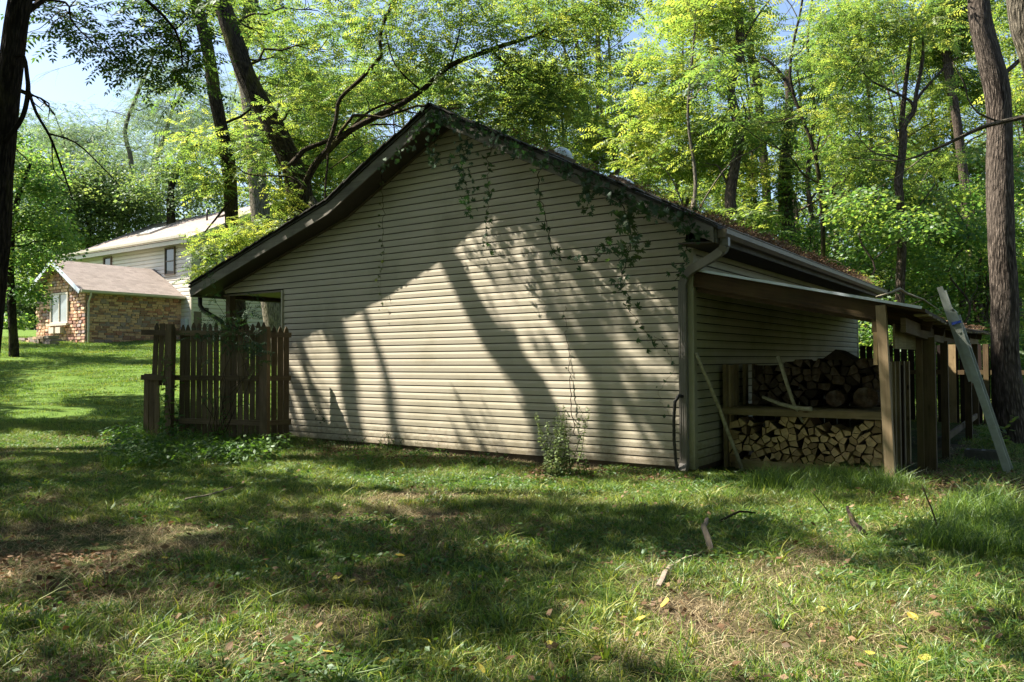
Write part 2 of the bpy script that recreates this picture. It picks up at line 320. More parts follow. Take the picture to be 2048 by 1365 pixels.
# ------------------------------------------------------------------ scatter (grass, foliage)
def src(name, verts, faces, tint, mat, matidx=None):
    me = bpy.data.meshes.new(name); me.from_pydata([tuple(v) for v in verts], [], faces)
    for m in (mat if isinstance(mat, list) else [mat]): me.materials.append(m)
    a = me.attributes.new('tint', 'FLOAT', 'POINT'); a.data.foreach_set('value', np.array(tint, 'f'))
    if matidx: me.polygons.foreach_set('material_index', matidx)
    return bpy.data.objects.new(name, me)          # never linked: only read by the scatter nodes
_groups = {}
def scatter_group(srcs):
    key = tuple(o.name for o in srcs)
    if key in _groups: return _groups[key]
    g = bpy.data.node_groups.new('scatter', 'GeometryNodeTree'); _groups[key] = g
    g.interface.new_socket('Geometry', in_out='INPUT', socket_type='NodeSocketGeometry'); g.interface.new_socket('Geometry', in_out='OUTPUT', socket_type='NodeSocketGeometry')
    N = g.nodes; L = g.links; gi = N.new('NodeGroupInput'); go = N.new('NodeGroupOutput')
    gi_ = N.new('GeometryNodeGeometryToInstance')
    for o in srcs:
        oi = N.new('GeometryNodeObjectInfo'); oi.inputs['Object'].default_value = o; oi.inputs['As Instance'].default_value = False; L.new(oi.outputs['Geometry'], gi_.inputs[0])
    iop = N.new('GeometryNodeInstanceOnPoints'); iop.inputs['Pick Instance'].default_value = True
    def attr(nm, ty):
        a = N.new('GeometryNodeInputNamedAttribute'); a.data_type = ty; a.inputs[0].default_value = nm
        return [s for s in a.outputs if s.enabled and s.name == 'Attribute'][0]
    e2r = N.new('FunctionNodeEulerToRotation'); L.new(attr('rot', 'FLOAT_VECTOR'), e2r.inputs[0])
    L.new(gi.outputs[0], iop.inputs['Points']); L.new(gi_.outputs[0], iop.inputs['Instance']); L.new(e2r.outputs[0], iop.inputs['Rotation'])
    L.new(attr('scl', 'FLOAT_VECTOR'), iop.inputs['Scale']); L.new(attr('idx', 'INT'), iop.inputs['Instance Index'])
    L.new(iop.outputs[0], go.inputs[0]); return g
def scatter(name, pts, rots, scls, srcs, parent=None, loc=None, kind='stuff', idx=None):
    pts = np.asarray(pts, 'f').reshape(-1, 3); n = len(pts)
    off = np.array(wloc(parent) if parent is not None else (loc or (0, 0, 0)), 'f')
    me = bpy.data.meshes.new(name); me.vertices.add(n); me.vertices.foreach_set('co', (pts - off).ravel())
    a = me.attributes.new('rot', 'FLOAT_VECTOR', 'POINT'); a.data.foreach_set('vector', np.asarray(rots, 'f').reshape(-1, 3).ravel())
    sc = np.asarray(scls, 'f'); sc = np.repeat(sc.reshape(-1, 1), 3, 1) if sc.ndim == 1 else sc
    a = me.attributes.new('scl', 'FLOAT_VECTOR', 'POINT'); a.data.foreach_set('vector', sc.astype('f').ravel())
    ids = rng.integers(0, len(srcs), n) if idx is None else idx
    a = me.attributes.new('idx', 'INT', 'POINT'); a.data.foreach_set('value', np.asarray(ids, 'i'))
    o = bpy.data.objects.new(name, me); COL.objects.link(o)
    if parent is not None: o.parent = parent
    elif loc is not None: o.location = loc
    md = o.modifiers.new('scatter', 'NODES'); md.node_group = scatter_group(srcs)
    if kind: o['kind'] = kind
    return o

def leaflet(V, F, T, base, d, nrm, l, w, tint):
    side = d.cross(nrm).normalized(); n = len(V)
    V += [base, base + d * l * .45 + side * w * .5 - nrm * w * .12, base + d * l - nrm * l * .10, base + d * l * .45 - side * w * .5 - nrm * w * .12]
    F += [(n, n + 1, n + 2), (n, n + 2, n + 3)]; T += [tint] * 4
def rv(s=1.0): return Vector((random.gauss(0, s), random.gauss(0, s), random.gauss(0, s)))
def pinnate_spray(name, mat, nl=8, L=.36, pairs=6, ll=.095, lw=.034, R=.35):
    V, F, T = [], [], []
    for k in range(nl):
        a = k * 2.4 + random.random(); st = Vector((math.cos(a), math.sin(a), 0)) * random.random() * R + Z_ * random.uniform(-.12, .18)
        d = (Vector((math.cos(a), math.sin(a), random.uniform(-.1, .5)))).normalized(); tint = random.random(); p = st.copy(); step = L / pairs
        n0 = len(V); droop = random.uniform(.05, .16)
        for j in range(pairs):
            d = (d - Z_ * droop).normalized(); p2 = p + d * step; side = d.cross(Z_).normalized(); nrm = side.cross(d).normalized()
            q = 1 - .35 * abs(j / pairs - .4)
            for s in (-1, 1):
                ld = (side * s + d * .45 - Z_ * .25 + rv(.08)).normalized()
                leaflet(V, F, T, p2, ld, (nrm + rv(.2)).normalized(), ll * q * random.uniform(.85, 1.15), lw, tint + random.uniform(-.12, .12))
            p = p2
        leaflet(V, F, T, p, d, nrm, ll, lw, tint)
        n1 = len(V); w = .004; V += [st, st + Z_ * w, p, p + Z_ * w]; F += [(n1, n1 + 2, n1 + 3, n1 + 1)]; T += [.2] * 4
    return src(name, V, F, T, mat)
def leaf_spray(name, mat, n=60, R=.5, H=.3, ll=.11, lw=.09, layered=True):
    V, F, T = [], [], []
    for k in range(n):
        a = random.random() * 6.283; r = R * math.sqrt(random.random()); z = random.uniform(-H, H) * (1 - r / R * .5)
        if layered: z = round(z / (H * .66)) * H * .66 + random.gauss(0, .03)
        d = Vector((math.cos(a) + random.gauss(0, .4), math.sin(a) + random.gauss(0, .4), random.uniform(-.7, .1))).normalized()
        nrm = (Z_ + rv(.45)).normalized()
        leaflet(V, F, T, Vector((r * math.cos(a), r * math.sin(a), z)), d, nrm, ll * random.uniform(.7, 1.25), lw * random.uniform(.7, 1.2), random.random())
    return src(name, V, F, T, mat)
SP = {}
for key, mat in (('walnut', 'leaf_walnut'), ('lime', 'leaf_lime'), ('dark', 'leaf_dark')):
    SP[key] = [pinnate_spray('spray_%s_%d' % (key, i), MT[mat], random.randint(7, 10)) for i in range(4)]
SP['locust'] = [pinnate_spray('spray_locust_%d' % i, MT['leaf_locust'], 12, .34, 8, .05, .022, .6) for i in range(3)]
SP['maple'] = [leaf_spray('spray_maple_%d' % i, MT['leaf_maple'], 60, .5, .22) for i in range(4)]
SP['deep'] = [leaf_spray('spray_deep_%d' % i, MT['leaf_deep'], 90, .8, .4, .15, .12) for i in range(4)]
SP['farwalnut'] = [pinnate_spray('spray_far_%d' % i, MT['leaf_walnut'], 14, .55, 6, .15, .055, .6) for i in range(4)]
SP['farlime'] = [pinnate_spray('spray_farlime_%d' % i, MT['leaf_lime'], 14, .55, 6, .15, .055, .6) for i in range(4)]
SP['ivy'] = [leaf_spray('spray_ivy_%d' % i, MT['leaf_deep'], 40, .16, .3, .09, .08, False) for i in range(3)]
SP['farlocust'] = [pinnate_spray('spray_farlocust_%d' % i, MT['leaf_locust'], 12, .6, 7, .11, .045, .7) for i in range(3)]
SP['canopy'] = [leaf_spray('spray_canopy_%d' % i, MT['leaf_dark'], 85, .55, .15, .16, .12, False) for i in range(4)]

# ------------------------------------------------------------------ where the photograph shows sun on the gable wall and on the grass
LIT_WALL = [[(566, 700), (590, 650), (655, 618), (668, 700), (708, 895), (688, 895), (610, 760)],
            [(684, 612), (740, 556), (792, 516), (836, 500), (860, 540), (912, 610), (972, 690), (1022, 770), (1072, 890), (1040, 905), (750, 890), (728, 800), (700, 700)],
            [(975, 560), (1060, 610), (1110, 680), (1175, 760), (1235, 830), (1270, 920), (1110, 905), (1090, 850), (1060, 750), (1010, 640)],
            [(880, 470), (900, 455), (960, 540), (930, 545)], [(980, 440), (1000, 430), (1075, 540), (1050, 560)], [(1270, 530), (1300, 520), (1352, 640), (1352, 720)]]
LIT_GROUND = [[(470, 918), (560, 912), (700, 955), (690, 975), (520, 945)], [(735, 962), (900, 940), (1150, 968), (1200, 990), (1000, 992), (900, 985), (860, 1030), (740, 1000)],
              [(1150, 985), (1370, 965), (1480, 985), (1440, 1010), (1250, 1005)], [(1480, 1030), (1640, 1010), (1850, 1060), (1900, 1100), (1640, 1060)],
              [(1860, 1010), (2060, 1000), (2060, 1080), (1900, 1060)], [(1340, 1120), (1560, 1130), (1760, 1170), (2060, 1190), (2060, 1230), (1700, 1215), (1480, 1165), (1340, 1150)],
              [(1290, 1190), (1480, 1200), (1780, 1250), (2060, 1290), (2060, 1365), (1500, 1400), (1260, 1320)], [(300, 1290), (560, 1230), (680, 1270), (690, 1400), (340, 1400)],
              [(-60, 1225), (180, 1235), (230, 1280), (-60, 1290)], [(0, 868), (230, 880), (230, 915), (0, 900)], [(1010, 1100), (1100, 1090), (1160, 1130), (1060, 1150)],
              [(290, 1075), (390, 1080), (380, 1105), (290, 1100)], [(380, 985), (470, 1000), (460, 1015), (370, 1010)], [(560, 1105), (640, 1110), (640, 1145), (570, 1140)],
              [(-300, 686), (330, 686), (330, 722), (-300, 730)], [(60, 745), (320, 740), (320, 790), (40, 800)], [(0, 812), (120, 806), (200, 830), (20, 840)]]
def inpoly(x, y, P):
    c = False; j = len(P) - 1
    for i in range(len(P)):
        if (P[i][1] > y) != (P[j][1] > y) and x < (P[j][0] - P[i][0]) * (y - P[i][1]) / (P[j][1] - P[i][1]) + P[i][0]: c = not c
        j = i
    return c
def shades_lit(c):
    """would foliage at c stand between the sun and a spot that the photograph shows sunlit?"""
    den = SUN.dot(D_); k = -(R0 - c).dot(D_) / den        # along -SUN to the gable wall plane
    k = (c - R0).dot(D_) / den
    k2 = None
    if k > 0:
        q = c - SUN * k; t = (q - R0).dot(W_)
        if -.2 < t < 9.6 and .15 < q.z < 5:
            x, y = topx(q); return any(inpoly(x, y, P) for P in LIT_WALL)
    k = (c.z - .2) / SUN.z; q = c - SUN * k; k = (c.z - gz(q.x, q.y)) / SUN.z; q = c - SUN * k
    if q.y < 2: return False
    x, y = topx(q); return any(inpoly(x, y, P) for P in LIT_GROUND)
def dapple(c):
    k = (c.z - .2) / SUN.z; q = c - SUN * k
    return q.y > 1.5 and noise.noise(Vector((q.x * .9, q.y * 1.7, 40))) + .6 * noise.noise(Vector((q.x * 2.6, q.y * 4.2, 41))) > .24
def hits_wall(c):
    k = (c - R0).dot(D_) / SUN.dot(D_); q = c - SUN * k; t = (q - R0).dot(W_)
    return k > 0 and -.2 < t < 9.6 and .15 < q.z < 5
def blocks_sun(c, r=.35):
    if c.x > 6 or c.y > 32: return False
    for o in ((0, 0, 0), (r, 0, 0), (-r, 0, 0), (0, r, 0), (0, -r, 0)):
        if shades_lit(c + Vector(o)): return True
    return False

# ------------------------------------------------------------------ ground
def build_ground():
    xs = [-900, -500, -250, -140, -90, -60, -45, -34] + list(np.arange(-27, 14.01, .25)) + [17, 20, 25, 32, 42, 60, 90, 140, 250, 500, 900]
    ys = [-700, -200, -60, -20, -8, -3, 0] + list(np.arange(1.5, 36.01, .25)) + [38, 41, 45, 50, 58, 70, 90, 130, 220, 400, 700, 1200]
    V = []; 
    for y in ys:
        for x in xs:
            z = gz(x, y) + .022 * noise.noise(Vector((x * 1.3, y * 1.3, 5))) + .012 * noise.noise(Vector((x * 4, y * 4, 9)))
            V.append((x, y, z))
    nx = len(xs); F = [(j * nx + i, j * nx + i + 1, (j + 1) * nx + i + 1, (j + 1) * nx + i) for j in range(len(ys) - 1) for i in range(nx - 1)]
    me = bpy.data.meshes.new('ground'); me.from_pydata(V, [], F); me.materials.append(MT['ground']); me.polygons.foreach_set('use_smooth', [True] * len(F))
    o = bpy.data.objects.new('ground', me); COL.objects.link(o); o['kind'] = 'structure'
build_ground()

# ------------------------------------------------------------------ garage
ZS = .217            # bottom of siding
RPROF = [(-.42, 2.975), (3.70, 5.08), (5.85, 3.98), (9.50, 2.87)]
def roofz(t):
    for (a, za), (b, zb) in zip(RPROF, RPROF[1:]):
        if t <= b: return za + (zb - za) * (t - a) / (b - a)
    return 2.87
def t_at(z, right):
    """t where the underside of the roof has height z"""
    z += .15
    ps = RPROF[:2] if right else None
    if right: (a, za), (b, zb) = RPROF[0], RPROF[1]; return a + (b - a) * (z - za) / (zb - za)
    for (a, za), (b, zb) in ((RPROF[1], RPROF[2]), (RPROF[2], RPROF[3])):
        if z >= zb: return a + (b - a) * (z - za) / (zb - za)
    return 9.1
garage = empty('garage', G(0, 0, ZS), 'tan vinyl sided garage with creeper hanging from its dark gable roof', 'garage')
OUTF = -D_; OUTS = -W_
def siding_piece(a, b, z0, n, out, mat, parent, ex=.1016, top=None, name='siding_panel', clip=None):
    """dutch-lap vinyl panel of n courses between points a and b (z ignored)"""
    m = MB(); d = Vector((b[0] - a[0], b[1] - a[1], 0)); L = d.length; d = d / L; A0 = Vector((a[0], a[1], 0))
    q = ex / .1016; prof = [(0.0, -.014 * q), (.0, .0095 * q), (.50, .0105 * q), (.55, .010 * q), (.865, .0035 * q), (.87, -.020 * q), (1.0, -.020 * q)]
    for c in range(n):
        za = z0 + c * ex
        u0, u1 = 0.0, L
        if clip: u0, u1 = clip(za, u0, u1)
        if u1 - u0 < .02: continue
        pts = [(o_, za + h * ex) for h, o_ in prof]
        for i, ((o1, h1), (o2, h2)) in enumerate(zip(pts, pts[1:])):
            m.m = 1 if i >= 5 else 0      # slot under the next lap: its shade is put into the colour
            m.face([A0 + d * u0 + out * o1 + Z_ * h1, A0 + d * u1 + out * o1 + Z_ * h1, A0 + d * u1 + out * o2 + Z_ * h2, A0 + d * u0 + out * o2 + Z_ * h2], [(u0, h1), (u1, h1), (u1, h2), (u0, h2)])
    return m.build(name, [mat, MT['backing_and_shade']], parent) if m.f else None
def build_garage():
    g = garage; S1 = 9.33
    # structural walls (behind the siding)
    m = MB(); pr = [(0.05, ZS)] + [(7.40, ZS), (7.40, 2.73), (9.05, 2.73)]
    top = [(9.05, roofz(9.05) - .14), (5.85, roofz(5.85) - .14), (3.70, 5.08 - .14), (.05, roofz(.05) - .14)]
    m.prism([G(t, .02, z) for t, z in pr + top], D_ * .1); m.build('wall', MT['backing_and_shade'], g)
    m = MB(); m.prism([G(.02, .12, ZS), G(.02, S1, ZS), G(.02, S1, 2.84), G(.02, .12, 2.84)], W_ * .1); m.build('wall', MT['backing_and_shade'], g)
    m = MB(); m.prism([G(7.40, .12, ZS), G(7.30, .12, ZS), G(7.30, .12, 2.75), G(7.40, .12, 2.75)], D_ * (S1 - .12)); m.build('wall', MT['siding'], g)
    m = MB(); m.prism([G(t, S1, z) for t, z in [(0.02, ZS), (7.40, ZS), (7.40, 2.73), (9.05, 2.73)] + top], -D_ * .1); m.build('wall', MT['siding'], g)
    # foundation
    m = MB(); m.prism([G(.04, .04, -.2), G(7.4, .04, -.2), G(7.4, .04, ZS), G(.04, .04, ZS)], D_ * (S1 - .08)); m.build('foundation', MT['found'], g)
    # front siding
    z = ZS; row = 0
    while z < 4.95:
        low = z < 2.62
        tr = .075 if t_at(z, True) < .075 else t_at(z, True)
        tl = 7.425 if low else min(9.08, t_at(z, False))
        if z + .2 > 2.72 and low: pass
        cuts = [tr]; x = tr + (0.9 + (row * 1.37) % 3.3)
        while x < tl - .4: cuts.append(x); x += 3.66
        cuts.append(tl)
        for a, b in zip(cuts, cuts[1:]):
            def clip(za, u0, u1, a=a, b=b):
                lo = max(a, t_at(za, True)) if za > 2.6 else a; hi = min(b, t_at(za, False)) if za > 2.6 else b
                if za <= 2.72: hi = min(hi, 7.425)
                return (lo - a, hi - a) if True else 0
            def clip2(za, u0, u1, a=a, b=b):  # panel runs from b (left end) to a
                lo, hi = clip(za, u0, u1, a, b); return (b - (a + hi), b - (a + lo))
            siding_piece(G(b - .003, 0, 0), G(a + .003, 0, 0), z, 2, OUTF, MT['siding'], g, clip=clip2)
        z += .2032; row += 1
    # side siding
    z = ZS; row = 0
    while z < 2.8:
        cuts = [.075]; x = 1.3 + (row * 1.51) % 3.2
        while x < S1 - .4: cuts.append(x); x += 3.66
        cuts.append(S1 - .05)
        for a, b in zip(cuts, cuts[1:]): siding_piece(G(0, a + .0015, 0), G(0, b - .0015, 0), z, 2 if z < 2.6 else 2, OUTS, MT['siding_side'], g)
        z += .2032; row += 1
    # corner trims
    for (c0, lbl) in (((0, 0), 0), ((0, S1), 0)):
        m = MB(); t, s = c0
        sgn = 1 if s == 0 else -1
        m.box(G(.033, s - .010 * sgn, (ZS + 2.83) / 2 - .01), Z_, W_, D_, 2.83 - ZS + .02, .10, .022); m.box(G(-.009, s + .036 * sgn, (ZS + 2.83) / 2 - .01), Z_, D_, W_, 2.83 - ZS + .02, .072, .018)
        m.build('corner_trim', MT['trim'], g)
    m = MB(); m.box(G(7.44, -.008, (ZS + 2.73) / 2), Z_, W_, D_, 2.73 - ZS, .035, .045); m.build('corner_trim', MT['trim'], g)
    m = MB(); m.box(G(8.27, -.008, 2.715), W_, Z_, D_, 1.62, .03, .045); m.build('header_trim', MT['brown_trim'], g)
    # J-channel under the rake
    for (a, b) in (((.0, roofz(0) - .155), (3.70, 4.925)), ((3.70, 4.925), (5.85, 3.825)), ((5.85, 3.825), (9.1, roofz(9.1) - .155))):
        m = MB(); m.beam(G(a[0], -.02, a[1] - .02), G(b[0], -.02, b[1] - .02), D_, .03, .035); m.build('rake_trim', MT['brown_trim'], g)
    # roof: two slopes plus the flatter lower left one
    th = .035; F0 = -.43
    for (a, za), (b, zb) in zip(RPROF, RPROF[1:]):
        m = MB(); a2 = a - .06 if a < 0 else a; za2 = za - .03 if a < 0 else za; b2 = b + .05 if b > 9 else b; zb2 = zb - .015 if b > 9 else zb
        m.prism([G(a2, F0 - .02, za2), G(b2, F0 - .02, zb2), G(b2, F0 - .02, zb2 + th), G(a2, F0 - .02, za2 + th)], D_ * (S1 + .9)); m.build('roof', MT['shingle'], g)
    # rake shingle edge: individual tabs, slightly lifted
    for (a, za), (b, zb) in zip(RPROF, RPROF[1:]):
        L = math.hypot(b - a, zb - za); n = int(L / .22); ax = (G(b, 0, zb) - G(a, 0, za)).normalized()
        for i in range(n):
            f = (i + .5) / n; t = a + (b - a) * f; zz = za + (zb - za) * f
            dn = 1 if zb > za else -1
            nrm = ax.cross(D_).normalized(); nrm = nrm if nrm.z > 0 else -nrm
            ax2 = (ax + nrm * random.uniform(.03, .09) * dn).normalized(); n2 = ax2.cross(D_).normalized(); n2 = n2 if n2.z > 0 else -n2
            m = MB(); m.box(G(t, F0 + .14 - random.uniform(0, .03), zz + th + .016 + random.uniform(0, .014)), ax2, D_, n2, L / n * 1.1, .36, .014); m.build('shingle', MT['shingle'], g)
    # rake fascia and soffit strips
    for (a, za), (b, zb) in zip(RPROF, RPROF[1:]):
        for s0 in (-.43, S1 + .40):
            m = MB(); h = .175
            m.prism([G(a, s0, za - h), G(b, s0, zb - h), G(b, s0, zb - .002), G(a, s0, za - .002)], D_ * .022); m.build('fascia', MT['fascia'], g)
        m = MB(); m.prism([G(a, -.405, za - .16), G(b, -.405, zb - .16), G(b, -.405, zb - .145), G(a, -.405, za - .145)], D_ * .385); m.build('soffit', MT['soffit'], g)
    # eave on the right side: level soffit, fascia, gutter
    m = MB(); m.prism([G(0, -.40, 2.82), G(-.40, -.40, 2.80), G(-.40, -.40, 2.815), G(0, -.40, 2.835)], D_ * (S1 + .8)); m.build('soffit', MT['soffit'], g)
    m = MB(); m.prism([G(-.405, -.404, 2.80), G(-.42, -.404, 2.80), G(-.42, -.404, 2.96), G(-.405, -.404, 2.96)], D_ * .015); m.build('eave_return', MT['fascia'], g)
    m = MB(); m.prism([G(-.42, -.40, 2.80), G(-.44, -.40, 2.80), G(-.44, -.40, 2.96), G(-.42, -.40, 2.96)], D_ * (S1 + .8)); m.build('fascia', MT['fascia'], g)
    def gutter(t0, z0, sg, name='gutter', mat=MT['gutter']):
        m = MB(); P = [(0, 0), (.07, 0), (.10, .035), (.105, .085), (.115, .10), (.125, .10), (.125, .093), (.112, .088), (.108, .035), (.075, -.008), (-.0, -.008)]
        m.prism([G(t0 + sg * a, -.36, z0 + b) for a, b in P], D_ * (S1 + .72))
        m.prism([G(t0 + sg * a, -.362, z0 + b) for a, b in [(0, 0), (.07, 0), (.10, .035), (.105, .085), (.0, .09)]], D_ * .008); return m.build(name, mat, g)
    gutter(-.44, 2.865, -1)
    gutter(9.54, 2.74, 1, mat=MT['dark_spout'])
    m = MB(); m.prism([G(9.50, -.42, 2.69), G(9.53, -.42, 2.69), G(9.53, -.42, 2.87), G(9.50, -.42, 2.87)], D_ * (S1 + .8)); m.build('fascia', MT['fascia'], g)
    # right downspout: elbow under the gutter, offset back to the corner, down the wall
    ds = MT['downspout']
    m = MB(); P = [G(-.50, -.28, 2.86), G(-.50, -.28, 2.78), G(-.47, -.26, 2.73), G(-.34, -.2, 2.67), G(-.02, -.09, 2.55), G(.055, -.06, 2.50), G(.085, -.055, 2.42)]
    for a, b in zip(P, P[1:]): m.beam(a, b + (b - a).normalized() * .012, OUTF, .07, .095)
    dsp = m.build('downspout', ds, g)
    m = MB(); m.box(G(.10, -.055, 1.37), Z_, W_, D_, 2.12, .095, .07)
    for i in (-1, 0, 1): m.box(G(.10 + i * .028, -.092, 1.37), Z_, W_, D_, 2.12, .010, .006)
    P = [G(.10, -.055, .33), G(.10, -.06, .26), G(.10, -.09, .21), G(.10, -.14, .17)]
    for a, b in zip(P, P[1:]): m.beam(a, b, OUTF, .07, .095)
    m.build('downspout', ds, g)
    # left downspout from the porch eave
    m = MB(); P = [G(9.56, -.2, 2.74), G(9.56, -.2, 2.55), G(9.50, -.17, 2.45), G(9.10, -.06, 2.24), G(9.06, -.04, 2.1), G(9.06, -.04, .3)]
    m.tube(P, .042, 8); m.build('downspout', MT['dark_spout'], g)
    # porch: post, side beam, ceiling
    m = MB(); m.box(G(9.0, .06, 1.42), Z_, W_, D_, 2.6, .12, .12); m.build('porch_post', MT['fence'], g)
    for s in (4.6, 9.0):
        m = MB(); m.box(G(9.0, s, 1.42), Z_, W_, D_, 2.6, .12, .12); m.build('porch_post', MT['fence'], g)
    m = MB(); m.box(G(9.02, 4.7, 2.695), D_, W_, Z_, 9.2, .09, .07); m.build('porch_beam', MT['beam_dark'], g)
    m = MB(); m.box(G(8.2, 4.7, 2.745), D_, W_, Z_, 9.2, 1.6, .02); m.build('porch_ceiling', MT['soffit_tan'], g)
    # skylight dome and flat skylight on the right slope
    def rp(t, s, up=0): return G(t, s, roofz(t) + th + up)
    for (t, s, r, hh) in ((2.72, 1.5, .16, .11), (2.92, 4.0, .2, .05)):
        ax = (G(1, 0, roofz(1)) - G(0, 0, roofz(0))).normalized(); nr = ax.cross(D_).normalized(); nr = nr if nr.z > 0 else -nr
        m = MB(); c = rp(t, s); k = 14
        m.box(c + nr * .03, ax, D_, nr, r * 2.1, r * 2.1, .08); fr = m.build('skylight', MT['brown_trim'], g)
        m = MB(); rings = []
        for i in range(6):
            a = i / 5 * math.pi / 2; rings.append([c + nr * (.07 + hh * math.sin(a)) + (ax * math.cos(q / k * 6.283) + D_ * math.sin(q / k * 6.283)) * r * math.cos(a) for q in range(k)])
        for A1, B1 in zip(rings, rings[1:]):
            for q in range(k): m.face([A1[q], A1[(q + 1) % k], B1[(q + 1) % k], B1[q]], smooth=True)
        m.build('dome', MT['dome'], fr)
build_garage()

# ------------------------------------------------------------------ lean-to shelter
def build_leanto():
    g = empty('lean_to_shelter', G(-1.2, 2, .15), 'open lean-to of old posts and sagging mossy roof on the garage side', 'lean-to')
    def rz(t, s):
        return 2.56 + (t / 2.41) * (.555 + .075 * math.sin(min(1, max(0, s / 7.5)) * math.pi)) 
    # roof skin: sagging sheet with thickness
    ts = np.linspace(-.02, -2.46, 7); ss = np.linspace(-.02, 9.3, 24)
    m = MB(); th = .035
    P = lambda t, s, u: G(t, s, rz(t, s) + u - (.03 * random.random() if False else 0))
    for i in range(len(ts) - 1):
        for j in range(len(ss) - 1):
            a, b, c, d = (ts[i], ss[j]), (ts[i + 1], ss[j]), (ts[i + 1], ss[j + 1]), (ts[i], ss[j + 1])
            m.face([P(*q, 0) for q in (a, b, c, d)][::-1]); m.face([P(*q, -th) for q in (a, b, c, d)])
    for j in range(len(ss) - 1): m.face([P(ts[-1], ss[j], 0), P(ts[-1], ss[j], -th), P(ts[-1], ss[j + 1], -th), P(ts[-1], ss[j + 1], 0)])
    for i in range(len(ts) - 1): m.face([P(ts[i], ss[0], 0), P(ts[i], ss[0], -th), P(ts[i + 1], ss[0], -th), P(ts[i + 1], ss[0], 0)])
    m.build('roof', MT['beam_dark'], g)
    m = MB(); m.beam(G(.0, -.045, rz(0, 0) + .005), G(-2.43, -.045, rz(-2.43, 0) + .005), D_, .05, .028); m.build('drip_edge', MT['metal'], g)
    m = MB(); m.beam(G(-.03, .0, rz(0, 0) - .115), G(-2.02, .0, rz(-2.02, 0) - .115), D_, .04, .17); m.build('front_rafter', MT['beam_dark'], g)
    m = MB(); m.beam(G(-.06, .05, rz(0, 0) - .20), G(-2.0, .05, rz(-2.0, 0) - .17), D_, .04, .13); m.build('front_rafter', MT['beam_dark'], g)
    for s in (1.2, 2.4, 3.6, 4.8, 6.0, 7.2, 8.4):
        m = MB(); m.beam(G(-.04, s, rz(0, s) - .11), G(-2.38, s, rz(-2.38, s) - .11), D_, .04, .14); m.build('rafter', MT['beam_dark'], g)
    # outer header in sagging lengths, mossy board under it
    sp = [0.10, 1.85, 3.45, 6.4, 9.2]
    for a, b in zip(sp, sp[1:]):
        m = MB(); m.beam(G(-2.24, a, rz(-2.24, a) - .20), G(-2.24, b, rz(-2.24, b) - .20), W_, .05, .15); m.build('header', MT['beam'], g)
    m = MB(); m.box(G(-2.13, .98, 1.73), D_, W_, Z_, 1.5, .02, .26); m.build('plywood_board', MT['ply'], g)
    m = MB(); m.box(G(-2.13, 2.75, 1.74), D_, W_, Z_, 1.2, .02, .2); m.build('plywood_board', MT['ply'], g)
    # posts
    m = MB(); m.beam(G(-2.12, .02, .02), G(-2.05, .0, rz(-2.05, 0) - .04), W_, .092, .092); p = m.build('post', MT['post'], g); p['label'] = 'newer knotty tan corner post'
    m = MB(); m.box(G(-1.985, .035, 1.92), Z_, W_, D_, .30, .05, .09); m.build('post_block', MT['beam'], g)
    m = MB(); m.box(G(-1.99, .035, 1.60), Z_, W_, D_, .34, .04, .09); m.build('post_block', MT['rackwood'], g)
    for (t, s, w, top) in ((-2.26, 1.85, .14, 0), (-2.17, 1.75, .07, 0), (-2.26, 3.45, .09, 0), (-2.30, 6.4, .10, 0), (-2.2, 9.2, .10, 0)):
        m = MB(); m.box(G(t, s, (rz(t, s) - .26) / 2 + .02), Z_, W_, D_, rz(t, s) - .26, w, w if w < .13 else .09); m.build('post', MT['beam'], g)
    m = MB(); m.box(G(-2.21, 6.6, .35), D_, W_, Z_, 5.2, .04, .09); m.build('side_rail', MT['fence'], g)
    # mossy ends of roof boards at the outer edge
    for i in range(26):
        s = .3 + i * .34; m = MB(); m.box(G(-2.40, s, rz(-2.40, s) - .055), W_, D_, Z_, .14, .26, .02); m.build('roof_board', MT['beam'] if i % 2 else MT['ply'], g)
    return rz
rz = build_leanto()

# ------------------------------------------------------------------ firewood rack and logs
RS = .82
def build_rack():
    g = empty('firewood_rack', G(-1, RS + .6, .12), 'tan lumber crib holding two tiers of split firewood under the lean-to', 'wood rack')
    wd = MT['rackwood']
    def post(t, s, z1=1.43, w=.045, dd=.09, z0=.1): MB().box(G(t, s, (z0 + z1) / 2), Z_, W_, D_, z1 - z0, w, dd).build('upright', wd, g)
    for s in (RS, RS + .38, RS + .76, RS + 1.15): post(-.10, s)
    post(-.135, RS + .10, 1.42, .02, .12)
    for s in (RS, RS + .3, RS + .62, RS + .95, RS + 1.3, RS + 1.7): post(-1.93, s, 1.46)
    for s in (RS + .15,): post(-1.975, s, 1.45, .02, .12)
    MB().box(G(-1.02, RS - .075, .845), W_, Z_, D_, 1.93, .075, .035).build('front_rail', wd, g)
    MB().box(G(-1.02, RS + .9, .845), W_, Z_, D_, 1.8, .075, .035).build('rail', wd, g)
    for i in range(7): MB().box(G(-1.02, RS + .02 + i * .145, .885), W_, D_, Z_, 1.80, .138, .018).build('shelf_plank', wd, g)
    MB().box(G(-.95, RS - .03, .17), W_, Z_, D_, 1.45, .16, .04).build('kick_board', wd, g)
    for i in range(12): MB().box(G(-.15 - i * .158, RS + 1.12, .76), Z_, W_, D_, 1.3, .15, .018).build('added_dark_board', MT['beam_dark'], g)  # added dark boards standing in for shade in the gap behind the logs
    for s in (.1, .8): MB().box(G(-1.0, RS + s, .16), W_, D_, Z_, 1.85, .09, .09).build('bearer', wd, g)
build_rack()
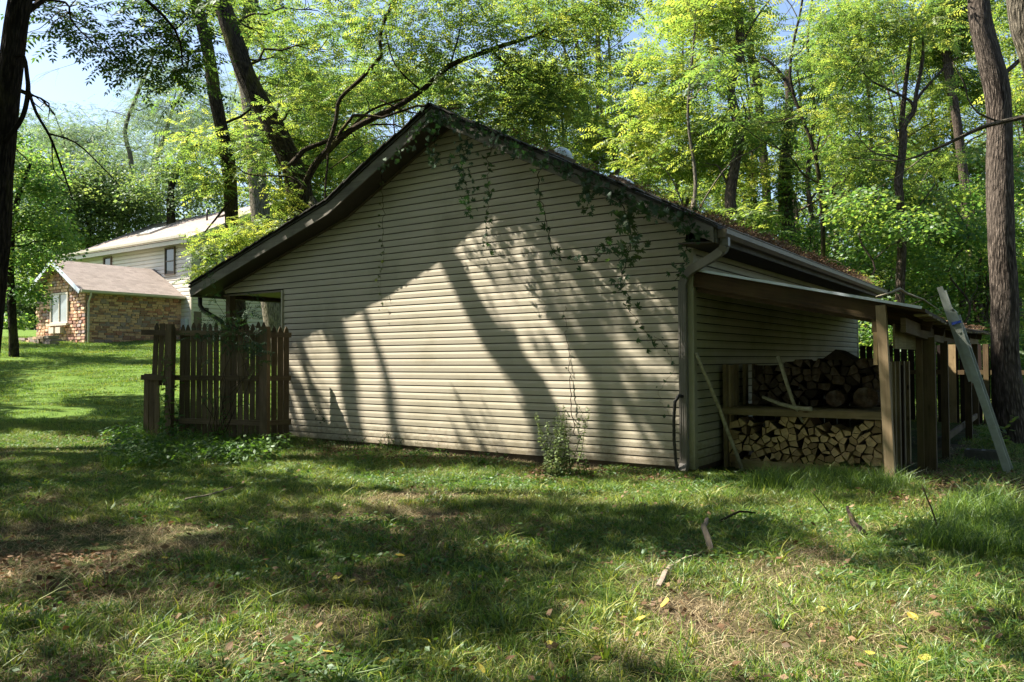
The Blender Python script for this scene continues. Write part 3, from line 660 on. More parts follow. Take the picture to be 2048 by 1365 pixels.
def clip_poly(P, a, b):
    """keep the side of polygon P nearer to a than to b"""
    mx, my = (a[0] + b[0]) / 2, (a[1] + b[1]) / 2; nx, ny = b[0] - a[0], b[1] - a[1]; out = []
    for i in range(len(P)):
        p, q = P[i], P[(i + 1) % len(P)]; dp = (p[0] - mx) * nx + (p[1] - my) * ny; dq = (q[0] - mx) * nx + (q[1] - my) * ny
        if dp <= 0: out.append(p)
        if dp * dq < 0: f = dp / (dp - dq); out.append((p[0] + (q[0] - p[0]) * f, p[1] + (q[1] - p[1]) * f))
    return out
def log_obj(poly, s0, s1, name, label, group, cut='cutwood'):
    """poly: list of (t,z)"""
    c = (sum(p[0] for p in poly) / len(poly), sum(p[1] for p in poly) / len(poly)); o = G(c[0], (s0 + s1) / 2, c[1])
    m = MB(); ring0 = [G(t, s0 + random.uniform(-.004, .004), z) for t, z in poly]
    sh = (random.uniform(-.012, .012), random.uniform(-.012, .012)); ring1 = [G(t + sh[0], s1, z + sh[1]) for t, z in poly]
    m.m = 0; m.face(ring0[::-1] if G(0, 0, 0) else ring0); m.face(ring1)
    n = len(poly); bk = random.randrange(n)
    for i in range(n):
        m.m = 1 if i == bk or (n > 6) or random.random() < .25 else 0
        m.face([ring0[i], ring0[(i + 1) % n], ring1[(i + 1) % n], ring1[i]])
    ob = m.build(name, [MT[cut], MT['logbark']], loc=o); tag(ob, label, 'firewood log', group); return ob
def voro(t0, t1, z0, z1, cols, rows, jit, topf=None):
    pts = []
    for r in range(rows):
        for c in range(cols):
            x = t0 + (t1 - t0) * (c + .5 + (.5 if r % 2 else 0) * .9 + random.uniform(-jit, jit)) / (cols + .4); y = z0 + (z1 - z0) * (r + .5 + random.uniform(-jit, jit)) / rows
            pts.append((x, y))
    out = []; lo, hi = min(t0, t1), max(t0, t1)
    for i, a in enumerate(pts):
        top = topf(a[0]) if topf else z1
        if a[1] > top: continue
        P = [(lo, z0), (hi, z0), (hi, min(z1, top + .03)), (lo, min(z1, top + .03))]
        for j, b in enumerate(pts):
            if i != j and abs(a[0] - b[0]) < .45 and abs(a[1] - b[1]) < .4:
                P = clip_poly(P, a, b)
                if len(P) < 3: break
        if len(P) < 3: continue
        # merge near-duplicate corners, drop some to make wedges
        Q = [p for k, p in enumerate(P) if math.hypot(p[0] - P[k - 1][0], p[1] - P[k - 1][1]) > .022]
        if len(Q) > 4 and random.random() < .55: Q.pop(random.randrange(len(Q)))
        if len(Q) > 4 and random.random() < .35: Q.pop(random.randrange(len(Q)))
        if len(Q) < 3: continue
        cx = sum(p[0] for p in Q) / len(Q); cy = sum(p[1] for p in Q) / len(Q); w = max(math.hypot(p[0] - cx, p[1] - cy) for p in Q)
        if w < .03: continue
        f = 1 - .006 / w - random.uniform(.0, .10); an = random.gauss(0, .06)
        out.append([(cx + ((p[0] - cx) * math.cos(an) - (p[1] - cy) * math.sin(an)) * f, cy + ((p[0] - cx) * math.sin(an) + (p[1] - cy) * math.cos(an)) * f) for p in Q])
    return out
for P in voro(-.135, -1.90, .205, .80, 17, 8, .42, lambda t: .735 + .05 * math.sin(t * 5) + (.05 if t < -1.6 or t > -.45 else 0)):
    if random.random() < .03: continue
    log_obj(P, RS + .0 + random.uniform(-.03, .035), RS + .42, 'split_log', 'split firewood log with pale cut end stacked below the rack shelf', 'split logs in the lower tier')
for P in voro(-.30, -1.88, .905, 1.60, 13, 7, .4, lambda t: 1.36 + .13 * min(1, max(0, (-t - .35) / .7))):
    cx = sum(p[0] for p in P) / len(P); cz = sum(p[1] for p in P) / len(P)
    if cx < -1.10 and cz < 1.13: continue
    log_obj(P, RS + .42 + random.uniform(-.05, .05), RS + .88, 'split_log', 'dim split firewood log stacked in shadow above the rack shelf', 'split logs in the upper tier', 'cutwood_shaded')
for i, (t, z, r, lb) in enumerate(((-1.33, 1.015, .115, 'large round log beside the biggest one on the rack shelf'), (-1.67, 1.035, .145, 'biggest round log at the shelf end near the corner post'))):
    log_obj([(t + r * math.cos(a) * random.uniform(.93, 1.05), z + r * .86 * math.sin(a) * random.uniform(.93, 1.04)) for a in np.linspace(0, 6.283, 13)[:-1]], RS + .33, RS + .8, 'round_log', lb, None, 'cutwood_shaded')
log_obj([(-1.17, 1.49), (-1.33, 1.61), (-1.52, 1.50), (-1.45, 1.47)], RS + .4, RS + .9, 'split_log', 'peaked split log lying topmost on the upper firewood tier', None, 'cutwood_shaded')

def stick(name, pts, radii, mat, label, cat='stick', n=7, rough=.25, parent=None):
    m = MB(); P = [Vector(p) for p in pts]; Q = []; RR = []
    if not hasattr(radii, '__len__'): radii = [radii + (radii * .6 - radii) * i / (len(P) - 1) for i in range(len(P))]
    for i in range(len(P) - 1):
        for k in range(4):
            f = k / 4; q = P[i].lerp(P[i + 1], f); Q.append(q + rv(radii[0] * .12)); RR.append(radii[i] * (1 - f) + radii[i + 1] * f)
    Q.append(P[-1]); RR.append(radii[-1]); m.tube(Q, RR, n, rough=rough, seed=random.random() * 50)
    o = m.build(name, mat, loc=P[0]) if parent is None else m.build(name, mat, parent)
    if label: tag(o, label, cat)
    return o
stick('leaning_pole', [G(-.38, .62, .13), G(-.20, .30, .9), G(-.045, -.02, 1.57)], [.026, .023, .019], MT['birch'], 'pale straight pole leaning on the garage corner beside the rack')
stick('leaning_stick', [G(-1.04, RS - .02, .74), G(-.95, RS - .13, 1.0), G(-.80, RS - .16, 1.53)], [.016, .021, .024], MT['birch'], 'upright pale stick standing on the lower logs before the rail')
stick('bent_branch', [G(-.57, RS - .02, 1.03), G(-.80, RS - .10, .955), G(-1.0, RS - .11, .915), G(-1.17, RS - .11, .91)], [.018, .022, .026, .028], MT['birch'], 'short bent grey branch lying on the rack front rail')

# hose on the downspout
def build_hose():
    P = [G(.10, -.10, 1.06), G(.12, -.16, 1.07), G(.155, -.19, 1.0), G(.175, -.18, .8), G(.18, -.17, .55), G(.165, -.16, .3), G(.13, -.16, .12)]
    m = MB(); Q = []; RR = []
    for i in range(len(P) - 1):
        for k in range(9): Q.append(P[i].lerp(P[i + 1], k / 9)); RR.append(.021 if (len(Q) % 2) else .0175)
    m.tube(Q, RR, 9); tag(m.build('drain_hose', MT['hose'], loc=P[-1]), 'black corrugated drain hose hanging down beside the corner downspout', 'hose')
build_hose()

# ladder
def build_ladder():
    foot = G(-3.06, 1.75, .16); top = G(-2.43, 1.95, 2.36); g = empty('extension_ladder', foot, 'aluminium extension ladder leaning edge-on against the lean-to roof', 'ladder')
    ax = (top - foot).normalized(); side = (D_ - ax * D_.dot(ax)).normalized(); thk = ax.cross(side)
    L = (top - foot).length
    for k in (0, 1):
        o = side * (.36 * k); m = MB(); l2 = L * .86; c = foot + ax * l2 / 2 + o
        m.box(c, ax, side, thk, l2, .004, .075); m.box(c + side * .012 + thk * .036, ax, side, thk, l2, .026, .004); m.box(c + side * .012 - thk * .036, ax, side, thk, l2, .026, .004); m.build('rail', MT['alu'], g)
        m = MB(); c = foot + ax * (L * .5 + L * .25) + o * .86 + side * .026 + thk * .05; l3 = L * .52
        m.box(c, ax, side, thk, l3, .004, .062); m.box(c + side * .01 + thk * .03, ax, side, thk, l3, .022, .004); m.box(c + side * .01 - thk * .03, ax, side, thk, l3, .022, .004); m.build('fly_rail', MT['alu'], g)
    for i in range(7): 
        m = MB(); p = foot + ax * (.22 + i * .30); m.tube([p - side * .012, p + side * .375], .016, 8); m.build('rung', MT['alu'], g)
    m = MB(); m.box(foot + ax * L * .80, ax, side, thk, .03, .05, .1); m.build('strap', MT['blue'], g)
build_ladder()
def block(name, c, ax, label):
    g = empty(name, c, label, 'concrete block'); ay = ax.cross(Z_)
    m = MB(); L, W2, H = .40, .20, .19
    m.box(c + Z_ * H / 2 + ay * W2 * .42, ax, ay, Z_, L, .03, H); m.box(c + Z_ * H / 2 - ay * W2 * .42, ax, ay, Z_, L, .03, H)
    for k in (-.45, 0, .45): m.box(c + Z_ * H / 2 + ax * L * k, ax, ay, Z_, .038, W2 * .72, H - .004)
    m.build('shell', MT['concrete'], g)
block('concrete_block', G(-2.72, 3.15, .1), (W_ + D_ * .1).normalized(), 'damp concrete block lying on the leaf litter by the ladder')
block('concrete_block', G(-1.95, 5.0, .08), W_, 'hollow concrete block further back under the lean-to')

# ------------------------------------------------------------------ fences
def picket(x, y, z0, z1, w, th, dirx, diry, mat, parent, tip='gothic', lean=0.0, leany=0):
    a = Vector((dirx, diry, 0)).normalized(); nrm = Vector((-a.y, a.x, 0)); base = Vector((x, y, z0)); h = z1 - z0
    if tip == 'gothic': prof = [(-.5, 0), (.5, 0), (.5, h - .16), (.34, h - .13), (.42, h - .085), (.30, h - .045), (.06, h), (-.06, h), (-.30, h - .045), (-.42, h - .085), (-.34, h - .13), (-.5, h - .16)]
    elif tip == 'flat': prof = [(-.5, 0), (.5, 0), (.5, h), (-.5, h)]
    else: prof = [(-.5, 0), (.5, 0), (.5, h - .03), (.38, h - .008), (.2, h), (-.2, h), (-.38, h - .008), (-.5, h - .03)]
    m = MB(); pts = [base + a * (u * w + lean * v / h) + nrm * leany * v / h + Z_ * v for u, v in prof]
    m.prism(pts, nrm * th)
    L = len(m.uv)
    m.uv = [(uv[1], uv[0]) for uv in m.uv]
    return m.build('picket', mat, parent)
def build_left_fence():
    A0 = Vector((-6.22, 13.25, 0)); B0 = Vector((-3.98, 12.72, 0)); C0 = Vector((-3.70, 12.95, 0)); g = empty('picket_fence', (-4.9, 12.9, gz(-4.9, 12.9)), 'weathered gothic picket fence standing left of the garage wall', 'fence')
    d = (B0 - A0).normalized(); L = (B0 - A0).length; zt = 2.14
    n = 21; bk = Vector((-d.y, d.x, 0))
    for i in range(n):
        u = (i + .5) / n * L; p = A0 + d * u
        if 5 <= i <= 5: continue
        lean = -.0; z0 = gz(p.x, p.y) + .02; z1 = zt + random.uniform(-.03, .02)
        if i < 4:
            if i in (0, 1, 2): picket(p.x - .02, p.y, z0, 1.30 - .05 * (i == 2), .092, .018, d.x, d.y, MT['fence'], g, 'flat', random.uniform(-.02, .02))
            lean = .10
            picket(p.x + .10, p.y + .025, 1.1 if i < 3 else z0, z1 - .0, .092, .018, d.x, d.y, MT['fence'], g, 'gothic' if i != 1 else 'flat', lean * .5); continue
        if i == 4: z1 -= .12
        picket(p.x, p.y, z0, z1, .090, .018, d.x, d.y, MT['fence'], g, 'gothic', random.uniform(-.012, .012) + (.03 if i < 7 else 0))
    # rails face the camera
    f = -bk
    for (z, a, b) in ((2.0, -.03, L * .26), (1.98, L * .27, L), (1.24, -.03, L), (.52, L * .27, L)):
        MB().beam(A0 + d * a + f * .03 + Z_ * z, A0 + d * b + f * .03 + Z_ * (z - .02), Z_, .085, .038).build('rail', MT['fence'], g)
    MB().box(A0 + d * (L * .245) + f * .09 + Z_ * 1.1, Z_, d, f, 2.05, .11, .09).build('post', MT['fence'], g)
    MB().box(B0 + f * .06 + Z_ * 1.06, Z_, d, f, 2.0, .13, .11).build('post', MT['fence'], g)
    d2 = (C0 - B0).normalized(); L2 = (C0 - B0).length
    for i in range(3):
        p = B0 + d2 * (.07 + (i + .5) / 3 * (L2 - .05)); picket(p.x, p.y, .2, 2.07, .092, .018, d2.x, d2.y, MT['post'] if False else MT['fence'], g)
    for z in (1.93, 1.22, .5): MB().beam(B0 + Z_ * z - bk * .03, C0 + d2 * .06 + Z_ * z - bk * .03, Z_, .08, .036).build('rail', MT['fence'], g)
build_left_fence()
def build_back_fence():
    g = empty('board_fence', G(-1, 9.75, 0), 'dark dog-eared board fence behind the open lean-to', 'fence'); S = 9.75
    t = .25
    while t > -2.62:
        p = G(t, S, 0); picket(p.x, p.y, .05, 1.77 + random.uniform(-.015, .015), .118, .018, W_.x, W_.y, MT['fence_dark'], g, 'ear'); t -= .137
    for z in (1.20, .12): MB().box(G(-1.35, S - .05, z), W_, Z_, D_, 4.0, .09, .04).build('rail', MT['beam'], g)
    for tt in (-1.75, -2.35, .1): MB().box(G(tt, S - .06, .85), Z_, W_, D_, 1.85, .14 if tt == -1.75 else .09, .05).build('post', MT['rackwood'] if tt == -1.75 else MT['beam'], g)
build_back_fence()

# ------------------------------------------------------------------ the far house
HC = Vector((-14.764, 36.0, 0)); HS = Vector((-17.905, 32.9, 0))
def H(t, s, z): return HC + W_ * t + D_ * s + Z_ * z
def K(t, s, z): return HS + W_ * t + D_ * s + Z_ * z
def stone_wall(g, P, t0, t1, z0, z1, axis_out, topf=None, limit=300, hmin=.07, hmax=.2, stuff=False, holes=(), lw=(.18, .42)):
    """P(u,z) -> world point; stones laid in uneven courses"""
    res = []; z = z0; joined = {k: MB() for k in range(5)}
    while z < z1 - .03:
        h = random.choice((hmin, hmin + .02, (hmin + hmax) / 2)) if not stuff else random.uniform(.12, .16); h = min(h, z1 - z); u = t0
        while u < t1 - .02:
            w = random.uniform(*lw) * (1 if h > .09 else .9); w = min(w, t1 - u); hh = h
            if t1 - (u + w) < .08: w = t1 - u
            uc, zc = u + w / 2, z + hh / 2
            if (topf is None or zc < topf(uc)) and not any(a < uc < b and c < zc < d_ for a, b, c, d_ in holes): res.append((u, w, z, hh))
            u += w
        z += h
    # a few tall stones replace pairs
    k = 0
    for (u, w, z, h) in res:
        mi = random.choices(range(5), (34, 26, 16, 10, 14))[0]; pr = random.uniform(.012, .045) if not stuff else random.uniform(.03, .07)
        if not stuff and random.random() < .07: h = h + .10; pr += .012; mi = random.choice((2, 3, 4)); w = min(w, .26)
        c = .008; a = P(u + c, z + c); b = P(u + w - c, z + c); d2 = P(u + w - c, z + h - c); e = P(u + c, z + h - c)
        m = joined[mi] if (stuff or k >= limit) else MB(); o = axis_out * pr
        i = .18 if stuff else .08; cen = (a + b + d2 + e) / 4; q = [x.lerp(cen, i * (.5 if not stuff else 1)) + o * random.uniform(.75, 1.2) for x in (a, b, d2, e)]
        m.face([x for x in q])
        for x, y, y2, x2 in ((a, b, q[1], q[0]), (b, d2, q[2], q[1]), (d2, e, q[3], q[2]), (e, a, q[0], q[3])): m.face([x, y, y2, x2])
        if m is not joined[mi]: m.build('stone', STONES[mi], g)
        k += 1
    for mi, m in joined.items():
        if m.f: o = m.build('stonework', STONES[mi], g); o['kind'] = 'stuff'
def window(g, P, u0, u1, z0, z1, out, split='v', glass='glass', fr=.06, mat='brown_trim'):
    ax = (P(u1, z0) - P(u0, z0)).normalized(); m = MB(); cx = lambda u, z: P(u, z) + out * .045
    for (a, b) in ((u0 - fr / 2, u0 + fr / 2), (u1 - fr / 2, u1 + fr / 2)): m.box(cx((a + b) / 2, (z0 + z1) / 2), Z_, ax, out, z1 - z0 + fr, fr, .09)
    for z in (z0, z1): m.box(cx((u0 + u1) / 2, z), ax, Z_, out, u1 - u0 - fr - .002, fr, .086)
    if split == 'h': m.box(cx((u0 + u1) / 2, (z0 + z1) / 2), ax, Z_, out, u1 - u0 - fr - .002, .04, .07)
    if split == 'v': m.box(cx((u0 + u1) / 2, (z0 + z1) / 2), Z_, ax, out, z1 - z0 - fr - .002, .05, .07)
    w = m.build('window', MT[mat], g); m = MB(); m.box(P((u0 + u1) / 2, (z0 + z1) / 2) + out * .036, ax, Z_, out, u1 - u0 - fr, z1 - z0 - fr, .012); m.build('pane', MT[glass], w); return w
def build_house():
    g = empty('stone_and_siding_house', (-16, 35, 2.2), 'two storey pale sided house with a stone gabled wing up the lawn', 'house')
    ws = MT['white_siding']; zb = 2.1
    OUTL = -D_       # the long wall faces like the garage gable wall
    OUTG = -W_       # the gable wall faces right
    eave = 7.22; ridge_z = 9.55; s_ap = 4.75; TL = 11.0
    m = MB(); m.prism([H(0.02, .02, zb), H(0.02, 9.5, zb), H(.02, 9.5, eave), H(.02, s_ap, ridge_z - .1), H(.02, .02, eave)], W_ * TL); m.build('wall', MT['mortar'], g)
    z = zb; ex = .19
    while z < eave + .1:
        a = .05
        siding_piece(H(TL, 0, 0), H(a, 0, 0), z, 1, OUTL, ws, g, ex=ex, name='siding_plank'); z += ex
    z = zb
    while z < ridge_z - .25:
        s0 = .05; s1 = 9.45
        if z > eave: f = (z + ex - eave) / (ridge_z - eave); s0 = s_ap * f; s1 = 9.5 - (9.5 - s_ap) * f
        if s1 - s0 > .1: siding_piece(H(0, s0, 0), H(0, s1, 0), z, 1, OUTG, ws, g, ex=ex, name='siding_plank')
        z += ex
    MB().box(H(-.008, .0, (zb + eave) / 2), Z_, W_, D_, eave - zb, .14, .10).build('corner_trim', MT['house_trim'], g)
    # roof
    ov = .45; sl = (ridge_z - eave) / s_ap
    for sgn in (0, 1):
        m = MB(); 
        if sgn == 0: a, b, za, zbb = -ov, s_ap, eave + .12 - ov * sl, ridge_z + .12
        else: a, b, za, zbb = s_ap, 9.5 + ov, ridge_z + .12, eave + .12 - ov * sl
        P = [H(-.35, a, za), H(-.35, b, zbb), H(TL + .35, b, zbb), H(TL + .35, a, za)]; Lr = (P[1] - P[0]).length
        m.face(P, [(0, 0), (0, Lr), (TL + .7, Lr), (TL + .7, 0)]); Q = [p - Z_ * .10 for p in P]; m.face(Q[::-1], [(0, 0)] * 4)
        for i in range(4): m.face([P[i], Q[i], Q[(i + 1) % 4], P[(i + 1) % 4]])
        m.uv = [(u[0], u[1]) for u in m.uv]; m.build('roof', MT['house_roof'], g)
        MB().beam(H(-.37, a, za - .1), H(-.37, b, zbb - .1), W_, .03, .2).build('rake_board', MT['house_trim'], g)
    MB().beam(H(-.35, -ov - .01, eave + .12 - ov * sl - .12), H(TL + .35, -ov - .01, eave + .12 - ov * sl - .12), D_, .03, .18).build('fascia', MT['house_trim'], g)
    m = MB(); m.prism([H(-.33, -.02, eave - .10), H(-.33, -ov, eave - .10), H(-.33, -ov, eave - .08), H(-.33, -.02, eave - .08)], W_ * (TL + .66)); m.build('soffit', MT['brown_trim'], g)
    m = MB(); m.prism([H(-.33, -ov - .03, eave - .08), H(-.33, -ov - .13, eave - .05), H(-.33, -ov - .14, eave + .05), H(-.33, -ov - .03, eave + .03)], W_ * (TL + .66)); m.build('gutter', MT['house_trim'], g)
    ax = (H(0, s_ap, ridge_z) - H(0, 0, eave)).normalized(); nr = ax.cross(W_); nr = nr if nr.z > 0 else -nr
    # skylight strip, pipe and vent on the roof
    def rp(t, f, up=0.0): return H(t, s_ap * f, eave + .12 + (ridge_z - eave) * f) + nr * up
    sk = MB().box(rp(7.3, .50, .05), W_, ax, nr, 1.3, 1.1, .1).build('skylight', MT['house_trim'], g); MB().box(rp(7.3, .50, .105), W_, ax, nr, 1.2, 1.0, .012).build('pane', MT['dome'], sk)
    MB().tube([rp(3.2, .62), rp(3.2, .62) + Z_ * .55], .05, 8).build('vent_pipe', MT['dark_spout'], g)
    MB().box(rp(2.3, .68, .05), W_, ax, nr, .35, .3, .1).build('roof_vent', MT['brown_trim'], g)
    PL = lambda u, z: H(u, 0, z); PG = lambda u, z: H(0, u, z)
    def hit_long(u, v):
        r = pxray(u, v); k = (HC - CAMP).dot(D_) / r.dot(D_); q = CAMP + r * k; return (q - HC).dot(W_), q.z
    def hit_gab(u, v):
        r = pxray(u, v); k = (HC - CAMP).dot(W_) / r.dot(W_); q = CAMP + r * k; return (q - HC).dot(D_), q.z
    a = hit_long(351, 548); b = hit_long(333, 498); window(g, PL, a[0], b[0], a[1], b[1], OUTL, 'h')
    a = hit_long(224, 545); b = hit_long(210, 517); window(g, PL, a[0], b[0], a[1], b[1], OUTL, 'n')
    a = hit_gab(402, 547); b = hit_gab(432, 520); window(g, PG, a[0], b[0], a[1], b[1], OUTG, 'n', 'glass_grey')
    a = hit_gab(387, 700); b = hit_gab(402, 624)
    dr = MB(); dr.box(PG((a[0] + b[0]) / 2, (b[1] + zb) / 2) + OUTG * .02, Z_, D_, W_, b[1] - zb, b[0] - a[0], .06); d_ = dr.build('door', MT['brown_trim'], g)
    MB().tube([PG(b[0] - .12, 3.2) + OUTG * .05, PG(b[0] - .12, 3.2) + OUTG * .11], .03, 8).build('handle', MT['metal'], d_)
    a = hit_gab(411, 622); MB().box(PG(a[0], a[1]) + OUTG * .08, Z_, D_, W_, .25, .14, .14).build('wall_lamp', MT['dark_spout'], g)
    a = hit_long(373, 650); MB().box(PL(a[0], a[1]) + OUTL * .1, Z_, W_, D_, .55, .34, .16).build('meter_box', MT['metal'], g)
    MB().tube([PL(a[0], a[1]) + OUTL * .08, PL(a[0], 2.2) + OUTL * .08], .03, 6).build('conduit', MT['metal'], g)
    # stone wing
    we = 4.60; wr = 5.86; LW = 4.35; tm = 2.18; sJ = 4.45
    def topf(u): return we + (wr - .15 - we) * (1 - abs(u - tm) / tm)
    m = MB(); m.prism([K(.03, .03, 1.9), K(LW, .03, 1.9), K(LW, .03, we), K(tm, .03, wr - .1), K(.03, .03, we)], D_ * (sJ + 1.0)); m.build('wall', MT['mortar'], g)
    wa = hit_k(138, 645); wb = hit_k(105, 590)
    hole = (wa[0] - .02, wb[0] + .02, wa[1] - .04, wb[1] + .04)
    stone_wall(g, lambda u, z: K(-.0, u, z), .03, sJ - .04, 2.05, we - .02, OUTG, None, 300, .085, .15)
    stone_wall(g, lambda u, z: K(u, 0.0, z), .02, LW, 2.05, wr, OUTL, topf, 0, .1, .16, True, (hole,), (.2, .4))
    window(g, lambda u, z: K(u, 0, z), wa[0], wb[0], wa[1], wb[1], OUTL, 'v', 'glass_grey', .07, 'house_trim')
    MB().box(K((wa[0] + wb[0]) / 2, -.1, wa[1] - .09), W_, Z_, D_, wb[0] - wa[0] + .3, .08, .2).build('window_sill', MT['house_trim'], g)
    for i, o_ in enumerate((-.35, .25)): MB().box(K((wa[0] + wb[0]) / 2 + o_ + .1, -.14, wa[1] - .33), W_, Z_, D_, .42, .26, .2).build('planter_box', MT['house_trim'], g)
    slw = (wr - we) / tm
    for sg in (0, 1):
        if sg == 0: a_, za, b_, zb_ = -.3, we - .3 * slw + .1, tm, wr + .1
        else: a_, za, b_, zb_ = LW + .3, we - .3 * slw + .1, tm, wr + .1
        P = [K(a_, -.42, za), K(b_, -.42, zb_), K(b_, sJ + .5, zb_), K(a_, sJ + .5, za)]; Lr = (P[1] - P[0]).length; m = MB()
        m.face(P, [(0, 0), (0, Lr), (sJ + .9, Lr), (sJ + .9, 0)]); Q = [p - Z_ * .09 for p in P]; m.face(Q[::-1])
        for i in range(4): m.face([P[i], Q[i], Q[(i + 1) % 4], P[(i + 1) % 4]])
        m.build('roof', MT['house_roof'], g)
        MB().beam(K(a_, -.44, za - .10), K(b_, -.44, zb_ - .10), D_, .03, .17).build('rake_board', MT['metal'], g)
    z0 = we - .3 * slw
    m = MB(); m.prism([K(-.30, -.4, z0 - .04), K(-.42, -.4, z0), K(-.43, -.4, z0 + .09), K(-.30, -.4, z0 + .07)], D_ * (sJ + .4)); m.build('gutter', MT['house_trim'], g)
    m = MB(); m.prism([K(0, -.38, z0 - .03), K(-.3, -.38, z0 - .03), K(-.3, -.38, z0 - .01), K(0, -.38, z0 - .01)], D_ * (sJ + .4)); m.build('soffit', MT['brown_trim'], g)
    m = MB(); m.tube([K(-.36, .0, z0), K(-.34, .02, z0 - .12), K(-.10, .05, z0 - .38), K(-.09, .05, 3), K(-.09, .05, 2.25)], .042, 8); m.build('downspout', MT['house_trim'], g)
    # screened porch beyond the wing
    m = MB(); m.prism([K(LW + .02, 1.2, 2.0), K(LW + 1.5, 1.2, 2.0), K(LW + 1.5, 1.2, 2.75), K(LW + .02, 1.2, 2.75)], D_ * 2.5); m.build('porch_base', STONES[1], g)
    m = MB(); m.prism([K(LW + .02, 1.3, 2.75), K(LW + 1.4, 1.3, 2.75), K(LW + 1.4, 1.3, 4.15), K(LW + .02, 1.3, 4.15)], D_ * 2.2); m.build('porch_screen', MT['glass'], g)
    for t in (LW + .08, LW + .75, LW + 1.42): MB().box(K(t, 1.25, 3.45), Z_, W_, D_, 1.4, .08, .08).build('porch_post', MT['brown_trim'], g)
    m = MB(); m.prism([K(LW - .1, 1.0, 4.75), K(LW + 1.9, 1.0, 4.12), K(LW + 1.9, 1.0, 4.2), K(LW - .1, 1.0, 4.85)], D_ * 2.8); m.build('porch_roof', MT['shingle'], g)
def hit_k(u, v):
    r = pxray(u, v); k = (HS - CAMP).dot(D_) / r.dot(D_); q = CAMP + r * k; return (q - HS).dot(W_), q.z
build_house()
def build_ledge():
    P0 = K(.35, -1.1, 0); g = empty('stone_ledge', K(3, -1.1, 2.2), 'low dry-laid stone ledge in front of the far stone gable', 'stone wall')
    for row in range(4):
        u = 0
        while u < 7.5:
            w = random.uniform(.25, .6); h = .12; p = K(.3 + u + w / 2, -1.1 + random.uniform(-.05, .05), 2.13 + row * h + .05 + u * -.02)
            MB().box(p, (W_ + rv(.03)).normalized(), Z_, D_, w - .02, h - .015, .4 + random.uniform(-.08, .08)).build('stone', random.choice((MT['ledge'], STONES[0], STONES[4])), g); u += w
build_ledge()

# ------------------------------------------------------------------ trees
def nearest_on(paths, c):
    best = None
    for P, Rr in paths:
        for i in range(len(P)):
            q = P[i]
            if q.z > c.z + .3: continue
            d = (q - c).length + (.8 if i < len(P) * .25 else 0)
            if best is None or d < best[0]: best = (d, q, Rr[i])
    return best or (0, paths[0][0][-1], paths[0][1][-1])
def bend(a, b, n=5, sag=.12, jit=.03):
    L = (b - a).length; out = []
    sd = rv(1).normalized() * L * random.uniform(.05, sag)
    for i in range(n + 1):
        f = i / n; out.append(a.lerp(b, f) + sd * math.sin(f * math.pi) + Z_ * L * .06 * math.sin(f * math.pi) + (rv(L * jit) if 0 < i < n else Vector((0, 0, 0))))
    return out
def dens(P, R_, k=3):
    Q, S = [], []
    for i in range(len(P) - 1):
        for j in range(k):
            f = j / k
            p0 = P[max(i - 1, 0)]; p1 = P[i]; p2 = P[i + 1]; p3 = P[min(i + 2, len(P) - 1)]
            Q.append(.5 * ((2 * p1) + (p2 - p0) * f + (2 * p0 - 5 * p1 + 4 * p2 - p3) * f * f + (3 * p1 - p0 - 3 * p2 + p3) * f ** 3)); S.append(R_[i] * (1 - f) + R_[i + 1] * f)
    Q.append(P[-1]); S.append(R_[-1]); return Q, S
def sky_gap(p):
    x, y = topx(p)
    for P in GAPS:
        if inpoly(x, y, P): return True
    return False
GAPS = [[(95, 95), (190, 110), (215, 150), (190, 215), (95, 190)], [(1530, -10), (1625, -10), (1640, 45), (1590, 75), (1545, 150), (1530, 90)],
        [(740, 235), (800, 225), (860, 205), (850, 240), (790, 285), (740, 280)], [(435, 90), (472, 100), (470, 190), (440, 150)],
        [(1495, 480), (1530, 470), (1550, 500), (1520, 520)], [(1725, 500), (1760, 500), (1765, 520), (1730, 520)], [(1240, 60), (1265, 60), (1280, 110), (1250, 115)], [(1565, 130), (1600, 120), (1620, 190), (1590, 200)],
        [(170, 160), (215, 140), (260, 170), (250, 230), (180, 225)], [(1290, 60), (1320, 40), (1330, 80), (1300, 100)]]
